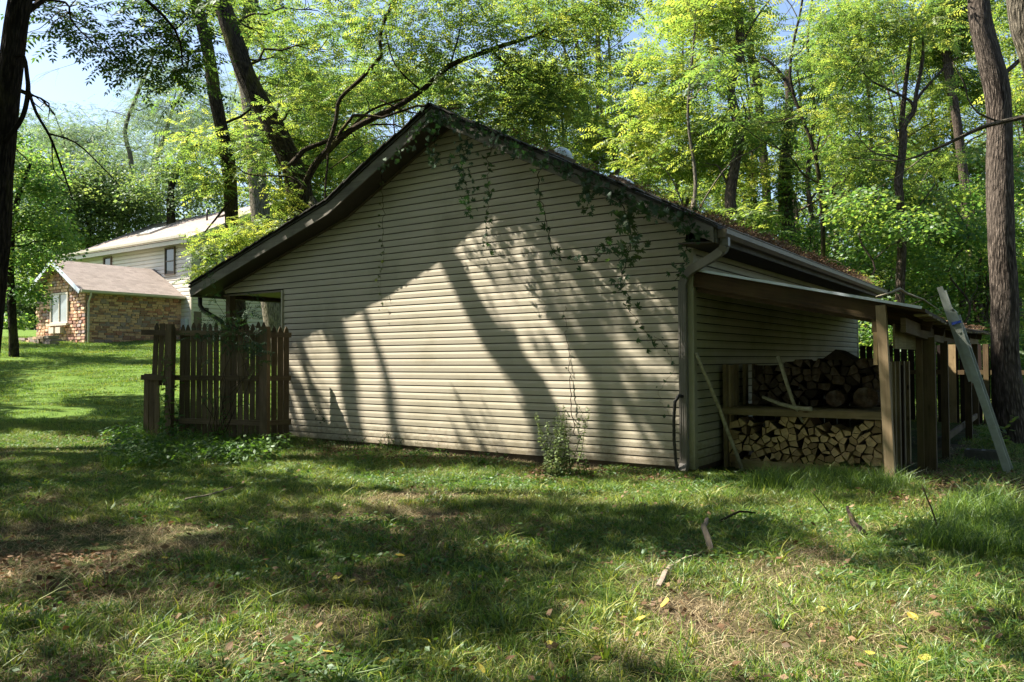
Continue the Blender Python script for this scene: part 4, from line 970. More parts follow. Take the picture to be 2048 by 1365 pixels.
def tree(name, label, trunk, rad, limbs=(), clusters=(), kind='walnut', bark='bark', group=None, cat='tree', dense=1.0, sscale=1.0, n=10, rough=.14, gap=True, litcheck=True, twigs=True):
    base = trunk[0]; root = empty(name, base, label, cat, group)
    P, R_ = dens(trunk, rad, 4 if n > 7 else 2); MB().tube(P, R_, n, rough=rough, seed=random.random() * 99).build('trunk', MT[bark], root)
    paths = [(P, R_)]; made = []
    for lp, lr in limbs:
        Q, S = dens(lp, lr, 3); MB().tube(Q, S, max(5, n - 3), rough=.1, seed=random.random() * 9).build('limb', MT[bark], root); paths.append((Q, S))
    pts, rots, scl = [], [], []
    tw = MB()
    for (c, r, cnt) in clusters:
        if not hasattr(r, '__len__'): r = (r, r, r * .6)
        if twigs:
            d, q, rr = nearest_on(paths, c); P2 = bend(q, c, 6); rr = min(rr * .6, .012 + d * .012)
            L = len(P2); Q, S = dens(P2, [rr * (1 - .8 * i / (L - 1)) for i in range(L)], 2); tw.tube(Q, S, 5, rough=.1); 
            for k in range(5):
                e = c + Vector((random.uniform(-1, 1) * r[0], random.uniform(-1, 1) * r[1], random.uniform(-.8, .8) * r[2])); s = Q[random.randint(len(Q) // 2, len(Q) - 1)]
                B = bend(s, e, 4); tw.tube(B, [rr * .35, rr * .3, rr * .22, rr * .15, rr * .08], 4, cap=False)
        for k in range(int(cnt * dense)):
            while True:
                v = Vector((random.uniform(-1, 1), random.uniform(-1, 1), random.uniform(-1, 1)))
                if v.length < 1: break
            p = c + Vector((v.x * r[0], v.y * r[1], v.z * r[2]))
            if gap and sky_gap(p): continue
            if litcheck and blocks_sun(p, .55 * sscale): continue
            if p.z < gz(p.x, p.y) + .3: continue
            pts.append(tuple(p)); rots.append((random.gauss(0, .25), random.gauss(0, .25), random.uniform(0, 6.28))); scl.append(sscale * random.uniform(.75, 1.25))
    if tw.f: tw.build('limb', MT[bark], root)
    if pts: scatter('crown', pts, rots, scl, SP[kind], root)
    return root
def px(L, Y): return [atY(u, v, Y if not hasattr(Y, '__len__') else Y[i]) for i, (u, v) in enumerate(L)]
def pr(widths, Y): return [w * Y / FPX / 2 for w in widths]
def rooted(L, Y):
    P = px(L, Y); P[0] = Vector((P[0].x, P[0].y, gz(P[0].x, P[0].y) - .15)); return P
def C(u, v, Y, r, n): return (atY(u, v, Y), r, n)

# T1 dark leaning trunk at the left edge
tree('walnut_tree', 'dark leaning trunk at the left edge with sunless foliage hanging overhead', rooted([(-60, 950), (-22, 640), (-4, 470), (4, 330), (18, 180), (32, 60), (48, -60), (70, -260), (90, -480)], 9.0), pr([60, 50, 46, 46, 46, 44, 42, 36, 28], 9),
     limbs=[(px([(10, 285), (22, 270), (46, 232), (56, 185), (54, 150), (48, 114), (30, 114)], 8.9), pr([10, 10, 9, 9, 8, 7, 5], 9)),
            (px([(57, 180), (72, 225), (98, 270), (118, 320), (146, 400)], 8.9), pr([6, 6, 5, 4, 2], 9)), (px([(98, 268), (150, 285), (200, 330), (240, 372)], 8.9), pr([4, 3, 2.5, 1.5], 9)), (px([(104, 285), (108, 340), (135, 370)], 8.9), pr([3, 2, 1], 9)),
            (px([(34, 40), (140, -30), (260, -20), (350, 60), (365, 130)], [9, 9.4, 9.8, 10.3, 10.5]), pr([14, 10, 8, 6, 3], 9)), (px([(40, 0), (130, 5), (142, 40), (180, 80), (240, 120)], 10), pr([8, 5, 4, 3, 1.5], 9))],
     clusters=[C(60, 40, 10.5, .5, 14), C(110, 60, 10.5, .5, 12), C(20, 120, 10.8, .45, 12), C(45, 100, 10.8, .4, 8), C(100, 10, 10.6, .5, 12), C(230, 30, 10.8, .7, 20), C(300, 80, 11, .75, 20), C(370, 50, 11, .75, 20), C(400, 150, 11.3, .6, 13), C(460, 30, 11.5, .6, 10), C(190, 60, 10.5, .6, 9), C(330, 120, 11.3, .55, 9), C(250, 120, 11, .5, 7), C(60, 170, 10.5, .35, 8), C(400, 130, 11.5, .4, 12), C(15, 200, 10, .3, 6), C(160, -30, 10.5, .5, 16), C(420, -10, 11.5, .4, 14), C(110, 230, 11, .25, 3)],
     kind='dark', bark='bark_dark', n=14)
# T2 straight slim trunk behind the porch
tree('walnut_tree', 'slim trunk rising behind the garage porch opening left of the large forked one', rooted([(486, 760), (478, 640), (471, 550), (463, 430), (457, 330), (432, 205), (416, 100), (392, 0), (366, -150), (340, -330)], 19.5), pr([34, 30, 29, 27, 27, 25, 25, 24, 20, 14], 19.5), rough=.16,
     limbs=[(px([(462, 400), (430, 440), (405, 470)], 19), pr([5, 4, 2], 19)), (px([(456, 330), (420, 290), (360, 300)], 19), pr([6, 4, 2], 19)), (px([(440, 250), (500, 220), (520, 150)], 20), pr([6, 5, 3], 19))],
     clusters=[C(440, 330, 19, .9, 26), C(385, 300, 19, .8, 14), C(500, 240, 21, .8, 12), C(400, 215, 20, .5, 5), C(360, 0, 20, 1.2, 26), C(440, 20, 21, 1.0, 18), C(300, -80, 20, 1.4, 24), C(520, 60, 22, .9, 14), C(405, 370, 19, .55, 12), C(480, 300, 20, .7, 14), C(350, 190, 22, .5, 5)],
     kind='walnut', bark='bark_mossy')
# T3 large forked trunk behind the roof
T3L = [(px([(600, 400), (612, 366), (632, 328), (656, 301), (700, 262), (752, 234), (800, 210), (845, 180), (900, 132), (960, 108), (1010, 90), (1075, 70), (1115, 42)], [18.2, 18, 17.8, 17.5, 17.2, 17, 16.8, 16.6, 16.4, 16.2, 16, 15.8, 15.6]), pr([16, 15, 15, 14, 12, 12, 11, 10, 10, 9, 8, 6, 4], 17)),
       (px([(583, 330), (600, 310), (612, 299), (640, 288), (660, 280), (692, 266), (740, 222), (800, 200), (835, 192)], 17.6), pr([13, 11, 10, 9, 9, 7, 5, 4, 2], 17)),
       (px([(652, 305), (658, 289), (672, 240), (680, 198), (720, 160), (752, 125), (762, 110), (760, 80), (768, 45), (795, -20), (800, -100)], 17), pr([9, 9, 8, 8, 8, 8, 7, 7, 7, 6, 4], 17)),
       (px([(656, 296), (655, 330), (651, 370), (650, 402), (655, 420)], 17.2), pr([4, 4, 4, 3, 2], 17)),
       (px([(612, 380), (580, 355), (500, 350), (470, 330), (430, 300)], 17.5), pr([5, 4, 3, 2, 1], 17)),
       (px([(600, 420), (560, 450), (520, 465), (450, 500), (400, 520)], [18, 17.6, 17.4, 17.2, 17]), pr([6, 5, 4, 3, 1.5], 17)),
       (px([(740, 250), (790, 250), (812, 262)], 17), pr([4, 3, 2], 17)), (px([(840, 180), (790, 130), (770, 60)], 16.5), pr([4, 3, 2], 17)), (px([(900, 132), (920, 60), (925, 0)], 16.4), pr([4, 3, 2], 17)),
       (px([(980, 100), (1040, 150), (1100, 180), (1150, 230)], 16), pr([4, 3, 2.5, 1.5], 17)), (px([(760, 200), (820, 225), (900, 230), (980, 235)], 16.6), pr([4, 3, 2.5, 1.5], 17))]
T3C = [C(590, 240, 18, .8, 16), C(640, 200, 18.5, .8, 20), C(580, 120, 19.5, 1, 26), C(660, 100, 19, 1.1, 34), C(620, 20, 19, 1.1, 30), C(700, 20, 18.5, 1.1, 34), C(720, 180, 18, .7, 16), C(640, 330, 18.6, .55, 14), C(690, 330, 19, .6, 16), C(720, 290, 18.8, .5, 8), C(545, 350, 18, .5, 10), C(530, 300, 18.5, .55, 12),
       C(800, 90, 17, 1, 34), C(800, 10, 17, 1, 34), C(880, 60, 16.6, .9, 34), C(870, -30, 16.6, 1, 30), C(960, 20, 16, .9, 34), C(1000, 100, 16, .8, 30), C(1060, 20, 15.6, .8, 28), C(1110, 60, 15.6, .7, 26), C(900, 170, 17, .7, 22), C(960, 200, 16.5, .7, 28), C(1030, 220, 16, .7, 34), C(1100, 220, 15.8, .6, 34), C(1130, 160, 15.8, .55, 24), C(1060, 150, 16, .6, 22), C(1090, 275, 15.6, .45, 20), C(1010, 270, 16, .4, 16), C(840, 130, 17, .7, 18), C(760, 160, 17.5, .6, 14),
       C(1170, 30, 15.6, .6, 20), C(1220, 10, 15.4, .6, 18), C(1190, 90, 15.6, .45, 10), C(760, 40, 17.6, .8, 22), C(1270, -30, 15.4, .8, 18), C(560, 180, 19, .5, 8), C(920, 230, 16.8, .4, 10)]
tree('walnut_tree', 'large dark forked trunk with a bark hollow rising behind the low roof slope', rooted([(606, 800), (606, 520), (604, 445), (600, 395), (583, 330), (546, 250), (511, 190), (478, 110), (442, 0), (402, -140), (370, -300)], 18.4), pr([52, 48, 46, 52, 46, 41, 38, 37, 34, 28, 18], 18.4),
     limbs=T3L, clusters=T3C, kind='walnut', bark='bark_mossy', n=16, dense=.62)
hol = [o for o in bpy.data.objects if o.name.startswith('walnut_tree')][-1]
MB().tube([atY(623, 395, 18.1), atY(627, 410, 18.02), atY(627, 425, 18.02), atY(622, 438, 18.1)], [.06, .13, .13, .05], 10, rough=.3).build('bark_burl', MT['bark_pale'], hol)
MB().tube([atY(627, 402, 17.97), atY(629, 414, 17.90), atY(628, 428, 17.97)], [.02, .06, .02], 8, rough=.2).build('hollow', MT['backing_and_shade'], hol)
# bright low branch in front of the far house
tree('walnut_sapling', 'low bright lime-leaved sapling behind the garage eave, before the far house', rooted([(585, 800), (575, 520), (560, 455), (530, 440), (500, 450)], 18.0), pr([7, 6, 5, 4, 2], 18),
     clusters=[C(430, 505, 17.4, .42, 16), C(480, 480, 17.2, .42, 20), C(530, 470, 17, .35, 14), C(410, 555, 17.2, .28, 12), C(450, 540, 17.2, .30, 10), C(560, 440, 17.4, .28, 8), C(500, 445, 17.6, .28, 6), C(575, 400, 17.6, .3, 9), C(420, 480, 17.4, .2, 4)],
     kind='lime', bark='bark_dark', sscale=.8, litcheck=False)
tree('walnut_tree', 'rough trunk close behind the large forked one, partly hidden by it', rooted([(560, 760), (520, 420), (500, 200), (483, 140), (482, 100), (492, 60), (507, -20), (520, -180)], 26), pr([40, 36, 34, 32, 30, 28, 26, 18], 26),
     clusters=[C(520, 20, 26, 1.3, 22), C(540, 110, 27, 1.2, 18), C(600, 180, 28, 1.3, 20), C(560, 280, 29, 1.2, 14), C(680, 220, 30, 1.5, 20), C(620, 300, 30, 1.2, 16)], kind='farwalnut', bark='bark_pale')
# right hand side trunks
tree('walnut_tree', 'wavy mid-grey trunk above the far roof edge right of the skylights', rooted([(1464, 900), (1462, 450), (1461, 395), (1470, 330), (1478, 265), (1464, 200), (1463, 168), (1476, 120), (1480, 60), (1472, 0), (1468, -140), (1460, -300)], 24), pr([28, 24, 23, 21, 21, 18, 17, 18, 17, 16, 12, 8], 24),
     limbs=[(px([(1464, 120), (1440, 100), (1400, 92)], 24), pr([7, 5, 3], 24)), (px([(1480, 262), (1492, 230), (1478, 178)], 24), pr([6, 4, 2], 24)), (px([(1455, 370), (1438, 335), (1425, 330)], 24), pr([5, 4, 2], 24)), (px([(1463, 165), (1430, 140), (1400, 130), (1370, 150)], 23.5), pr([6, 4, 3, 2], 24)), (px([(1478, 100), (1510, 40), (1540, 0)], 24), pr([6, 4, 3], 24))],
     clusters=[C(1430, 60, 24, 1.3, 13), C(1400, 10, 25, 1.3, 13), C(1470, 20, 24, 1.2, 9), C(1400, 180, 24.5, 1.2, 11), C(1340, 130, 25, 1.3, 12), C(1430, 250, 26, 1.2, 11), C(1510, 280, 26.5, 1.2, 10), C(1350, 0, 26, 1.4, 13), C(1440, 340, 26, 1.0, 10), C(1510, 360, 27, 1.0, 9), C(1380, 300, 25, 1.1, 12), C(1320, 220, 26, 1.2, 12), C(1310, 310, 26, 1.1, 12), C(1540, 30, 24, .6, 4), C(1280, 260, 26, 1.1, 10)], kind='farlime', bark='bark')
tree('walnut_tree', 'thin dark trunk standing just right of the wavy one', rooted([(1545, 900), (1535, 420), (1526, 300), (1517, 190), (1512, 150), (1501, 100), (1504, 50), (1503, -20), (1500, -160)], 30), pr([20, 17, 16, 16, 15, 14, 13, 12, 8], 30),
     clusters=[C(1500, 130, 30, 1.3, 14), C(1540, 250, 31, 1.2, 14), C(1480, 60, 30, 1, 12)], kind='farwalnut', bark='bark')
tree('dead_topped_tree', 'ivy covered broken trunk beyond the leaf-strewn roof edge', rooted([(1585, 900), (1582, 540), (1578, 480), (1569, 390), (1566, 345), (1575, 260), (1579, 200), (1575, 158), (1576, 142)], 27), pr([34, 32, 31, 26, 17, 16, 17, 15, 9], 27),
     limbs=[(px([(1574, 165), (1548, 132), (1524, 114)], 27), pr([9, 6, 3], 27)), (px([(1577, 180), (1600, 160), (1620, 140)], 27), pr([4, 3, 1], 27))],
     clusters=[C(1572, y, 26.9, (.22, .22, .5), 9) for y in range(230, 520, 26)], kind='ivy', bark='bark', twigs=False)
tree('forked_young_tree', 'young tree forking in three above the woodshed roof', rooted([(1802, 900), (1800, 600), (1804, 480), (1800, 400), (1797, 362), (1805, 300), (1806, 262)], 20), pr([22, 18, 16, 16, 16, 15, 15], 20),
     limbs=[(px([(1804, 270), (1812, 245), (1828, 222), (1832, 190), (1845, 120), (1846, 70)], 20), pr([11, 12, 10, 8, 7, 3], 20)), (px([(1828, 222), (1822, 204), (1800, 190), (1775, 178), (1740, 160), (1715, 130)], 20), pr([7, 6, 5, 5, 4, 2], 20)), (px([(1826, 215), (1840, 190), (1868, 158), (1895, 130), (1930, 105)], 20), pr([7, 6, 5, 4, 2], 20)), (px([(1802, 262), (1812, 160), (1820, 100), (1826, 20)], 20.5), pr([12, 9, 7, 4], 20)), (px([(1812, 450), (1830, 425), (1870, 370)], 20), pr([4, 3, 2], 20)), (px([(1800, 190), (1770, 200), (1700, 235)], 20), pr([3, 2, 1], 20))],
     clusters=[C(1740, 90, 20, .8, 22), C(1700, 150, 20, .7, 20), C(1800, 60, 20, .8, 22), C(1860, 60, 20, .8, 22), C(1670, 220, 20, .7, 18), C(1720, 260, 20.5, .7, 18), C(1860, 180, 20.5, .5, 10), C(1760, 330, 20.5, .7, 16), C(1700, 40, 20, .8, 22), C(1660, 110, 20, .7, 18), C(1880, 330, 21, .6, 12), C(1760, 10, 20, .8, 20), C(1640, 40, 20.5, .6, 14), C(1690, 320, 21, .7, 18)], kind='walnut', bark='bark')
# big furrowed trunk on the right
tree('oak_tree', 'big furrowed brown trunk standing right of the ladder', rooted([(2040, 930), (2030, 880), (2018, 790), (2010, 690), (2008, 600), (2003, 500), (2001, 380), (2000, 270), (1997, 200), (1988, 150), (1972, 90), (1960, 30), (1957, -60), (1952, -260), (1945, -500)], 12.4), pr([78, 62, 54, 50, 49, 48, 48, 46, 46, 46, 42, 40, 38, 34, 24], 12.4),
     limbs=[(px([(1992, 160), (2040, 120), (2090, 60)], 12.4), pr([10, 8, 5], 12.4))],
     clusters=[C(2030, 90, 14, .5, 10), C(2045, 20, 14, .5, 14), C(1930, -60, 13, .6, 16), C(2060, 180, 14, .4, 8), C(2020, -60, 13, .7, 20)], kind='walnut', bark='bark_deep', n=18, rough=.10)
tree('walnut_tree', 'dark near trunk at the upper right corner with a long bare pale branch', rooted([(2300, 1000), (2180, 500), (2110, 250), (2075, 130), (2050, 60), (2040, 0), (2030, -80), (2010, -250)], 9), pr([70, 62, 54, 48, 46, 44, 42, 30], 9),
     limbs=[(px([(2112, 222), (2060, 232), (2010, 243), (1962, 256), (1905, 283), (1862, 302), (1812, 320), (1765, 322), (1712, 316)], [9, 9.2, 9.4, 9.6, 9.8, 10, 10.2, 10.4, 10.6]), pr([11, 9, 8.5, 8, 6.5, 5, 4, 2.6, 1.2], 10)), (px([(1995, 243), (1955, 225), (1935, 195), (1930, 170), (1905, 125)], 9.6), pr([4, 3.6, 3, 3, 1.5], 10)), (px([(1862, 302), (1800, 350), (1750, 380)], 10), pr([3, 2, 1], 10)), (px([(1880, 300), (1862, 330), (1835, 380)], 10), pr([2, 1.5, 1], 10)), (px([(1905, 283), (1890, 270), (1862, 275), (1840, 300)], 10), pr([2, 1.5, 1.4, 1], 10)), (px([(2010, 243), (2000, 275), (1990, 285)], 9.4), pr([2, 1.5, 1], 10)), (px([(1790, 322), (1740, 300), (1700, 250), (1692, 235)], 10.4), pr([2, 2, 1.5, 1], 10)), (px([(1812, 320), (1770, 305), (1725, 303)], 10.4), pr([2, 1.5, 1], 10))],
     clusters=[], kind='walnut', bark='bark_pale', n=14)
tree('walnut_tree', 'leaning grey trunk between the forked young tree and the big furrowed one', rooted([(1990, 900), (1960, 640), (1938, 460), (1925, 330), (1915, 250), (1897, 140), (1888, 60), (1880, -60), (1870, -200)], 25), pr([24, 22, 20, 17, 17, 17, 15, 13, 8], 25),
     clusters=[C(1900, 60, 25, 1.2, 24), C(1870, 130, 26, 1, 16), C(1940, 180, 26, 1, 18), C(1930, 330, 27, 1, 18), C(1880, 10, 25, 1.2, 24), C(1940, 30, 25, 1, 18)], kind='farwalnut', bark='bark')
tree('multi_stem_tree', 'pale slender many-stemmed tree seen over the middle of the ridge', rooted([(1200, 760), (1195, 400), (1190, 330), (1182, 270), (1170, 200), (1160, 130), (1150, 60), (1140, -60)], 36), pr([16, 14, 14, 12, 11, 10, 8, 5], 36),
     limbs=[(px([(1186, 300), (1196, 200), (1198, 100), (1192, 0)], 36), pr([9, 8, 7, 5], 36)), (px([(1180, 262), (1150, 180), (1125, 80), (1118, 20)], 36), pr([7, 6, 5, 3], 36)), (px([(1188, 300), (1215, 230), (1220, 120), (1210, 20)], 36), pr([7, 6, 5, 3], 36)), (px([(1192, 360), (1150, 300), (1130, 290)], 36), pr([6, 5, 3], 36))],
     clusters=[C(1230, 200, 36, 1.6, 20), C(1270, 130, 36, 1.4, 14), C(1290, 240, 35, 1.8, 26), C(1200, 280, 36, 1.2, 14), C(1170, 330, 36, 1, 10), C(1250, 300, 36, 1.6, 24), C(1140, 40, 36, .9, 6), C(1220, 40, 36, 1, 6)], kind='farlime', bark='bark_pale', rough=.05)
# trees beyond the house
for (lb, L, Y, wds, kd, cl) in (
    ('feathery grey-green tree with a bent stem behind the far roof', [(215, 640), (240, 455), (262, 385), (262, 320), (250, 262), (270, 200), (300, 130), (310, 100)], 50, [14, 12, 11, 10, 8, 7, 5, 3], 'locust', [(260, 180, 3.0, 34), (320, 170, 3, 40), (210, 220, 2.8, 30), (280, 240, 2.8, 30), (180, 290, 2.6, 24), (350, 220, 2.8, 34), (300, 290, 2.4, 20), (230, 330, 2, 12)]),
    ('dark crooked trunk rising just behind the long far roof', [(343, 640), (342, 440), (341, 385), (352, 345), (368, 300), (380, 260)], 44, [20, 17, 15, 12, 8, 4], 'deep', [(370, 320, 1.6, 10), (330, 360, 1.4, 10), (400, 350, 1.6, 14), (400, 400, 1.6, 20), (300, 400, 1.6, 22)]),
    ('tall feathery tree with splayed stems left of the slim trunk', [(330, 640), (318, 420), (312, 330), (330, 270), (345, 220), (372, 170)], 54, [12, 10, 9, 8, 6, 3], 'locust', [(360, 150, 3, 40), (410, 190, 3, 40), (390, 260, 3, 34), (300, 130, 2.4, 18), (440, 270, 2.4, 30), (340, 340, 2, 14)]),
    ('dense dark broadleaf tree over the stone wing ridge', [(180, 680), (175, 560), (180, 470), (172, 400), (165, 350)], 46, [18, 16, 14, 10, 5], 'deep', [(170, 400, 2.2, 46), (230, 390, 2.2, 50), (140, 470, 2.0, 40), (200, 450, 2.2, 50), (280, 420, 1.8, 34), (120, 390, 2, 34), (90, 340, 2.2, 30), (200, 330, 1.8, 22)])):
    tree('broadleaf_tree' if kd == 'deep' else 'locust_tree', lb, rooted(L, Y), pr(wds, Y), clusters=[C(a, b, Y, r, c) for a, b, r, c in cl], kind=kd, bark='bark_dark' if kd == 'deep' else 'bark_pale', group='trees beyond the far house', n=8, sscale=1.5 if kd == 'locust' else 1.1, litcheck=False)
tree('maple_tree', 'bright green maple hanging before the stone gable at the far left', rooted([(28, 760), (25, 640), (20, 520), (30, 420), (60, 330)], 27), pr([20, 16, 14, 12, 6], 27),
     clusters=[C(70, 440, 27, .9, 22), C(110, 470, 26.5, .55, 14), C(60, 520, 27, .9, 26), C(130, 500, 26, .35, 6), C(20, 440, 27, .9, 24), C(40, 580, 27.5, .8, 20), C(90, 385, 27, .8, 18), C(30, 340, 27, 1, 24), C(30, 640, 28, .5, 12), C(100, 330, 28, .8, 14), C(10, 270, 27, 1, 18), C(75, 590, 27.2, .4, 8)], kind='maple', bark='bark_dark', litcheck=False)

# generic woodland
def auto_tree(x, y, h, kind, bark, label, group, first=.35, cr=2.6, ncl=14, per=16, rad=.16, ss=1.0, lit=False, name='woodland_tree'):
    z0 = gz(x, y) - .2; lean = Vector((random.gauss(0, .06), random.gauss(0, .06), 1)); P = []; R_ = []
    for i in range(7):
        f = i / 6; P.append(Vector((x, y, z0)) + lean * h * f + Vector((random.gauss(0, .12), random.gauss(0, .12), 0)) * (i > 0) * (1 + f)); R_.append(rad * (1.15 if i == 0 else 1 - .8 * f))
    limbs = []; cl = []
    Q, S = dens(P, R_, 3)
    for k in range(6):
        f = random.uniform(first, .9); i = int(f * (len(Q) - 1)); a = k * 2.4 + random.random(); l = cr * random.uniform(.7, 1.3)
        e = Q[i] + Vector((math.cos(a) * l, math.sin(a) * l, l * random.uniform(.5, 1.1))); B = bend(Q[i], e, 4); limbs.append((B, [S[i] * .5 * (1 - .17 * j) for j in range(5)]))
    for k in range(ncl):
        f = random.uniform(first, 1.02); a = random.random() * 6.28; r = cr * (1.0 - .35 * abs(f - .6)) * math.sqrt(random.random())
        c = Vector((P[-1].x * f + x * (1 - f) + math.cos(a) * r, P[-1].y * f + y * (1 - f) + math.sin(a) * r, z0 + h * f)); cl.append((c, (cr * .55, cr * .55, cr * .30), per))
    return tree(name, label, P, R_, limbs, cl, kind, bark, group, n=8, sscale=ss, litcheck=lit, rough=.08)
random.seed(21)
for k in range(15):      # right and centre, first row
    u = 1000 + k * 78 + random.uniform(-25, 25); Y = random.uniform(27, 36) if u > 1350 else random.uniform(32, 42); x = (u - 1024) / FPX * Y
    auto_tree(x, Y, random.uniform(11, 17), random.choice(['farwalnut', 'farlime', 'farlime', 'maple']), random.choice(['bark', 'bark_pale', 'bark']), 'leafy woodland tree standing behind garage and woodshed', 'woodland trees behind the garage', .25, 2.6, 10, 7, .15, 1.15)
for k in range(16):      # thin trunks with little foliage between the bigger ones
    u = 1010 + k * 66 + random.uniform(-28, 28); Y = random.uniform(22, 40) if u > 1380 else random.uniform(36, 46); x = (u - 1024) / FPX * Y
    auto_tree(x, Y, random.uniform(11, 16), random.choice(['farwalnut', 'farlime', 'farwalnut']), random.choice(['bark', 'bark_pale', 'bark_mossy']), 'thin woodland stem with scant leaves between larger trunks', 'thin stems in the woods', .35, 2.2, 5, 7, random.uniform(.07, .12), 1.0)
for k in range(10):      # second row
    u = 1270 + k * 88 + random.uniform(-35, 35); Y = random.uniform(42, 58); x = (u - 1024) / FPX * Y
    auto_tree(x, Y, random.uniform(11, 17), random.choice(['deep', 'farwalnut', 'deep']), 'bark', 'dense tree deep in the woods behind the garage', 'dense trees deep in the woods', .12, 3.2, 14, 8, .2, 1.2)
for k in range(12):      # low understorey behind the shed, seen at eye height
    u = 1640 + k * 45; Y = random.uniform(19, 27); x = (u - 1024) / FPX * Y
    auto_tree(x, Y, random.uniform(3.5, 6.5), 'maple', 'bark', 'low bright understorey sapling behind the board fence', 'saplings behind the board fence', .12, 1.5, 10, 9, .05, 1.0, name='sapling')
for k in range(14):      # left, beyond the house
    u = -80 + k * 75 + random.uniform(-20, 20); Y = random.uniform(58, 74); x = (u - 1024) / FPX * Y
    auto_tree(x, Y, random.uniform(18, 25), random.choice(['locust', 'farlocust', 'farlocust']), random.choice(['bark', 'bark_pale']), 'feathery tree in the far woods beyond the house', 'feathery trees beyond the house', .25, 4.6, 19, 11, .17, 1.5)
for k in range(9):
    u = -60 + k * 75 + random.uniform(-20, 20); Y = random.uniform(50, 60); x = (u - 1024) / FPX * Y
    auto_tree(x, Y, random.uniform(6, 9), 'deep', 'bark', 'dark rounded tree low behind the far roofs', 'dark low trees beyond the house', .10, 2.6, 13, 12, .15, 1.1)
for k in range(7):
    u = 560 + k * 85; Y = random.uniform(30, 40); x = (u - 1024) / FPX * Y
    auto_tree(x, Y, random.uniform(12, 16), random.choice(['farwalnut', 'farlime']), 'bark_pale', 'airy middle distance tree seen above the steep roof slope', 'airy trees above the roof', .45, 2.5, 11, 9, .13, 1.1)
# far wood line as one mass
random.seed(5)
pts, ro, sc_ = [], [], []
for k in range(2600):
    u = random.uniform(-500, 2600); Y = random.uniform(78, 110); x = (u - 1024) / FPX * Y; z = gz(x, Y) + random.random() ** 1.6 * (8 if u < 900 else 11)
    pts.append((x, Y, z)); ro.append((random.gauss(0, .3), random.gauss(0, .3), random.random() * 6)); sc_.append(random.uniform(1.8, 3.0))
for k in range(700):
    u = random.uniform(1600, 2500); Y = random.uniform(36, 48); x = (u - 1024) / FPX * Y; z = gz(x, Y) + random.random() ** 1.2 * 5
    pts.append((x, Y, z)); ro.append((random.gauss(0, .3), random.gauss(0, .3), random.random() * 6)); sc_.append(random.uniform(1.0, 1.7))
for k in range(1500):      # the woods go on behind the camera
    a = random.uniform(math.radians(160), math.radians(380)); q = random.uniform(17, 34); x, y = math.cos(a) * q, math.sin(a) * q - 3
    if y > abs(x) * .9: continue
    pts.append((x, y, gz(x, y) + random.random() * 15)); ro.append((random.gauss(0, .3), random.gauss(0, .3), random.random() * 6)); sc_.append(random.uniform(1.8, 3.0))
scatter('far_woods', pts, ro, sc_, SP['deep'] + SP['farlocust'])

# unseen shade trees added outside the left edge and behind the camera: crowns shaped to set shade and sun patches on yard and gable wall
random.seed(11)
def canopy_tree(bx, by, h, label, cells):
    P = [Vector((bx, by, gz(bx, by) - .2))] + [Vector((bx + random.gauss(0, .15), by + random.gauss(0, .15), h * f)) for f in (.2, .4, .6, .8, 1.0)]
    tr = tree('unseen_shade_tree', label, P, [.34, .28, .25, .22, .17, .08], [(bend(P[3], Vector((a, b, z - .5)), 5), [.10, .09, .07, .06, .04, .02]) for a, b, z in cells[::9] if (Vector((a, b, 0)) - Vector((bx, by, 0))).length < 4.2 and topx(Vector((a, b, z)))[1] < -80], [], bark='bark_dark', n=10)
    pts = []; ro = []; sc_ = []
    for (a, b, z) in cells:
        for k in range(5):
            p = Vector((a + random.uniform(-.6, .6), b + random.uniform(-.6, .6), z + random.uniform(-.8, .8)))
            x, y = topx(p)
            if p.y > 0 and y > -110 and -150 < x < 2200: continue
            if blocks_sun(p, .55) or (dapple(p) and not hits_wall(p)): continue
            pts.append(tuple(p)); ro.append((random.gauss(0, .2), random.gauss(0, .2), random.random() * 6)); sc_.append(random.uniform(.85, 1.25))
        for k in range((15 if b < 14.5 else 6) if -17 < a and a < 2.5 else 0):
            p = Vector((a + random.uniform(-.6, .6), b + random.uniform(-.6, .6), z + random.uniform(-.6, .6)))
            x, y = topx(p)
            if p.y > 0 and y > -60 and -150 < x < 2200: continue
            if blocks_sun(p, .21) or (dapple(p) and not hits_wall(p)): continue
            pts.append(tuple(p)); ro.append((random.gauss(0, .2), random.gauss(0, .2), random.random() * 6)); sc_.append(random.uniform(.3, .42))
    if pts: scatter('crown', pts, ro, sc_, SP['canopy'], tr)
cells = {0: [], 1: [], 2: [], 3: [], 4: [], 5: [], 6: []}; bases = [(-11.8, 6.0), (-7.2, 1.6), (-14.5, 12.6), (1.5, -2.5), (8.0, -4.5), (-7.5, -8.0), (-19.5, 20.0)]
for i in range(18):
    for j in range(19):
        a, b = -16.5 + i * 1.05, -1.5 + j * 1.05; z = 9.5 + 1.5 * noise.noise(Vector((a * .2, b * .2, 3)))
        k = min(range(4), key=lambda q: (bases[q][0] - a) ** 2 + (bases[q][1] - b) ** 2); cells[k].append((a, b, z))
for i in range(11):
    for j in range(11): cells[4].append((3 + i * 1.1, -9 + j * 1.1, 10 + random.gauss(0, .5)))
for i in range(9):
    for j in range(12): cells[6].append((-22.5 + i * 1.15, 14 + j * 1.15, 10.5 + random.gauss(0, .5)))
for i in range(18):
    for j in range(12): cells[5].append((-17 + i * 1.15, -15 + j * 1.15, 10 + random.gauss(0, .7)))
for k, (bx, by) in enumerate(bases):
    canopy_tree(bx, by, 10.5, ['tall unseen yard shade tree beside the leaning dark trunk', 'unseen yard shade tree standing left of the camera', 'unseen yard shade tree on the lawn edge left of the picket fence', 'unseen yard shade tree whose crown spreads over the foreground grass', 'unseen yard shade tree standing behind and right of the camera', 'unseen yard shade tree standing well behind the camera', 'unseen lawn shade tree standing beyond the left edge of the lawn'][k], cells[k])
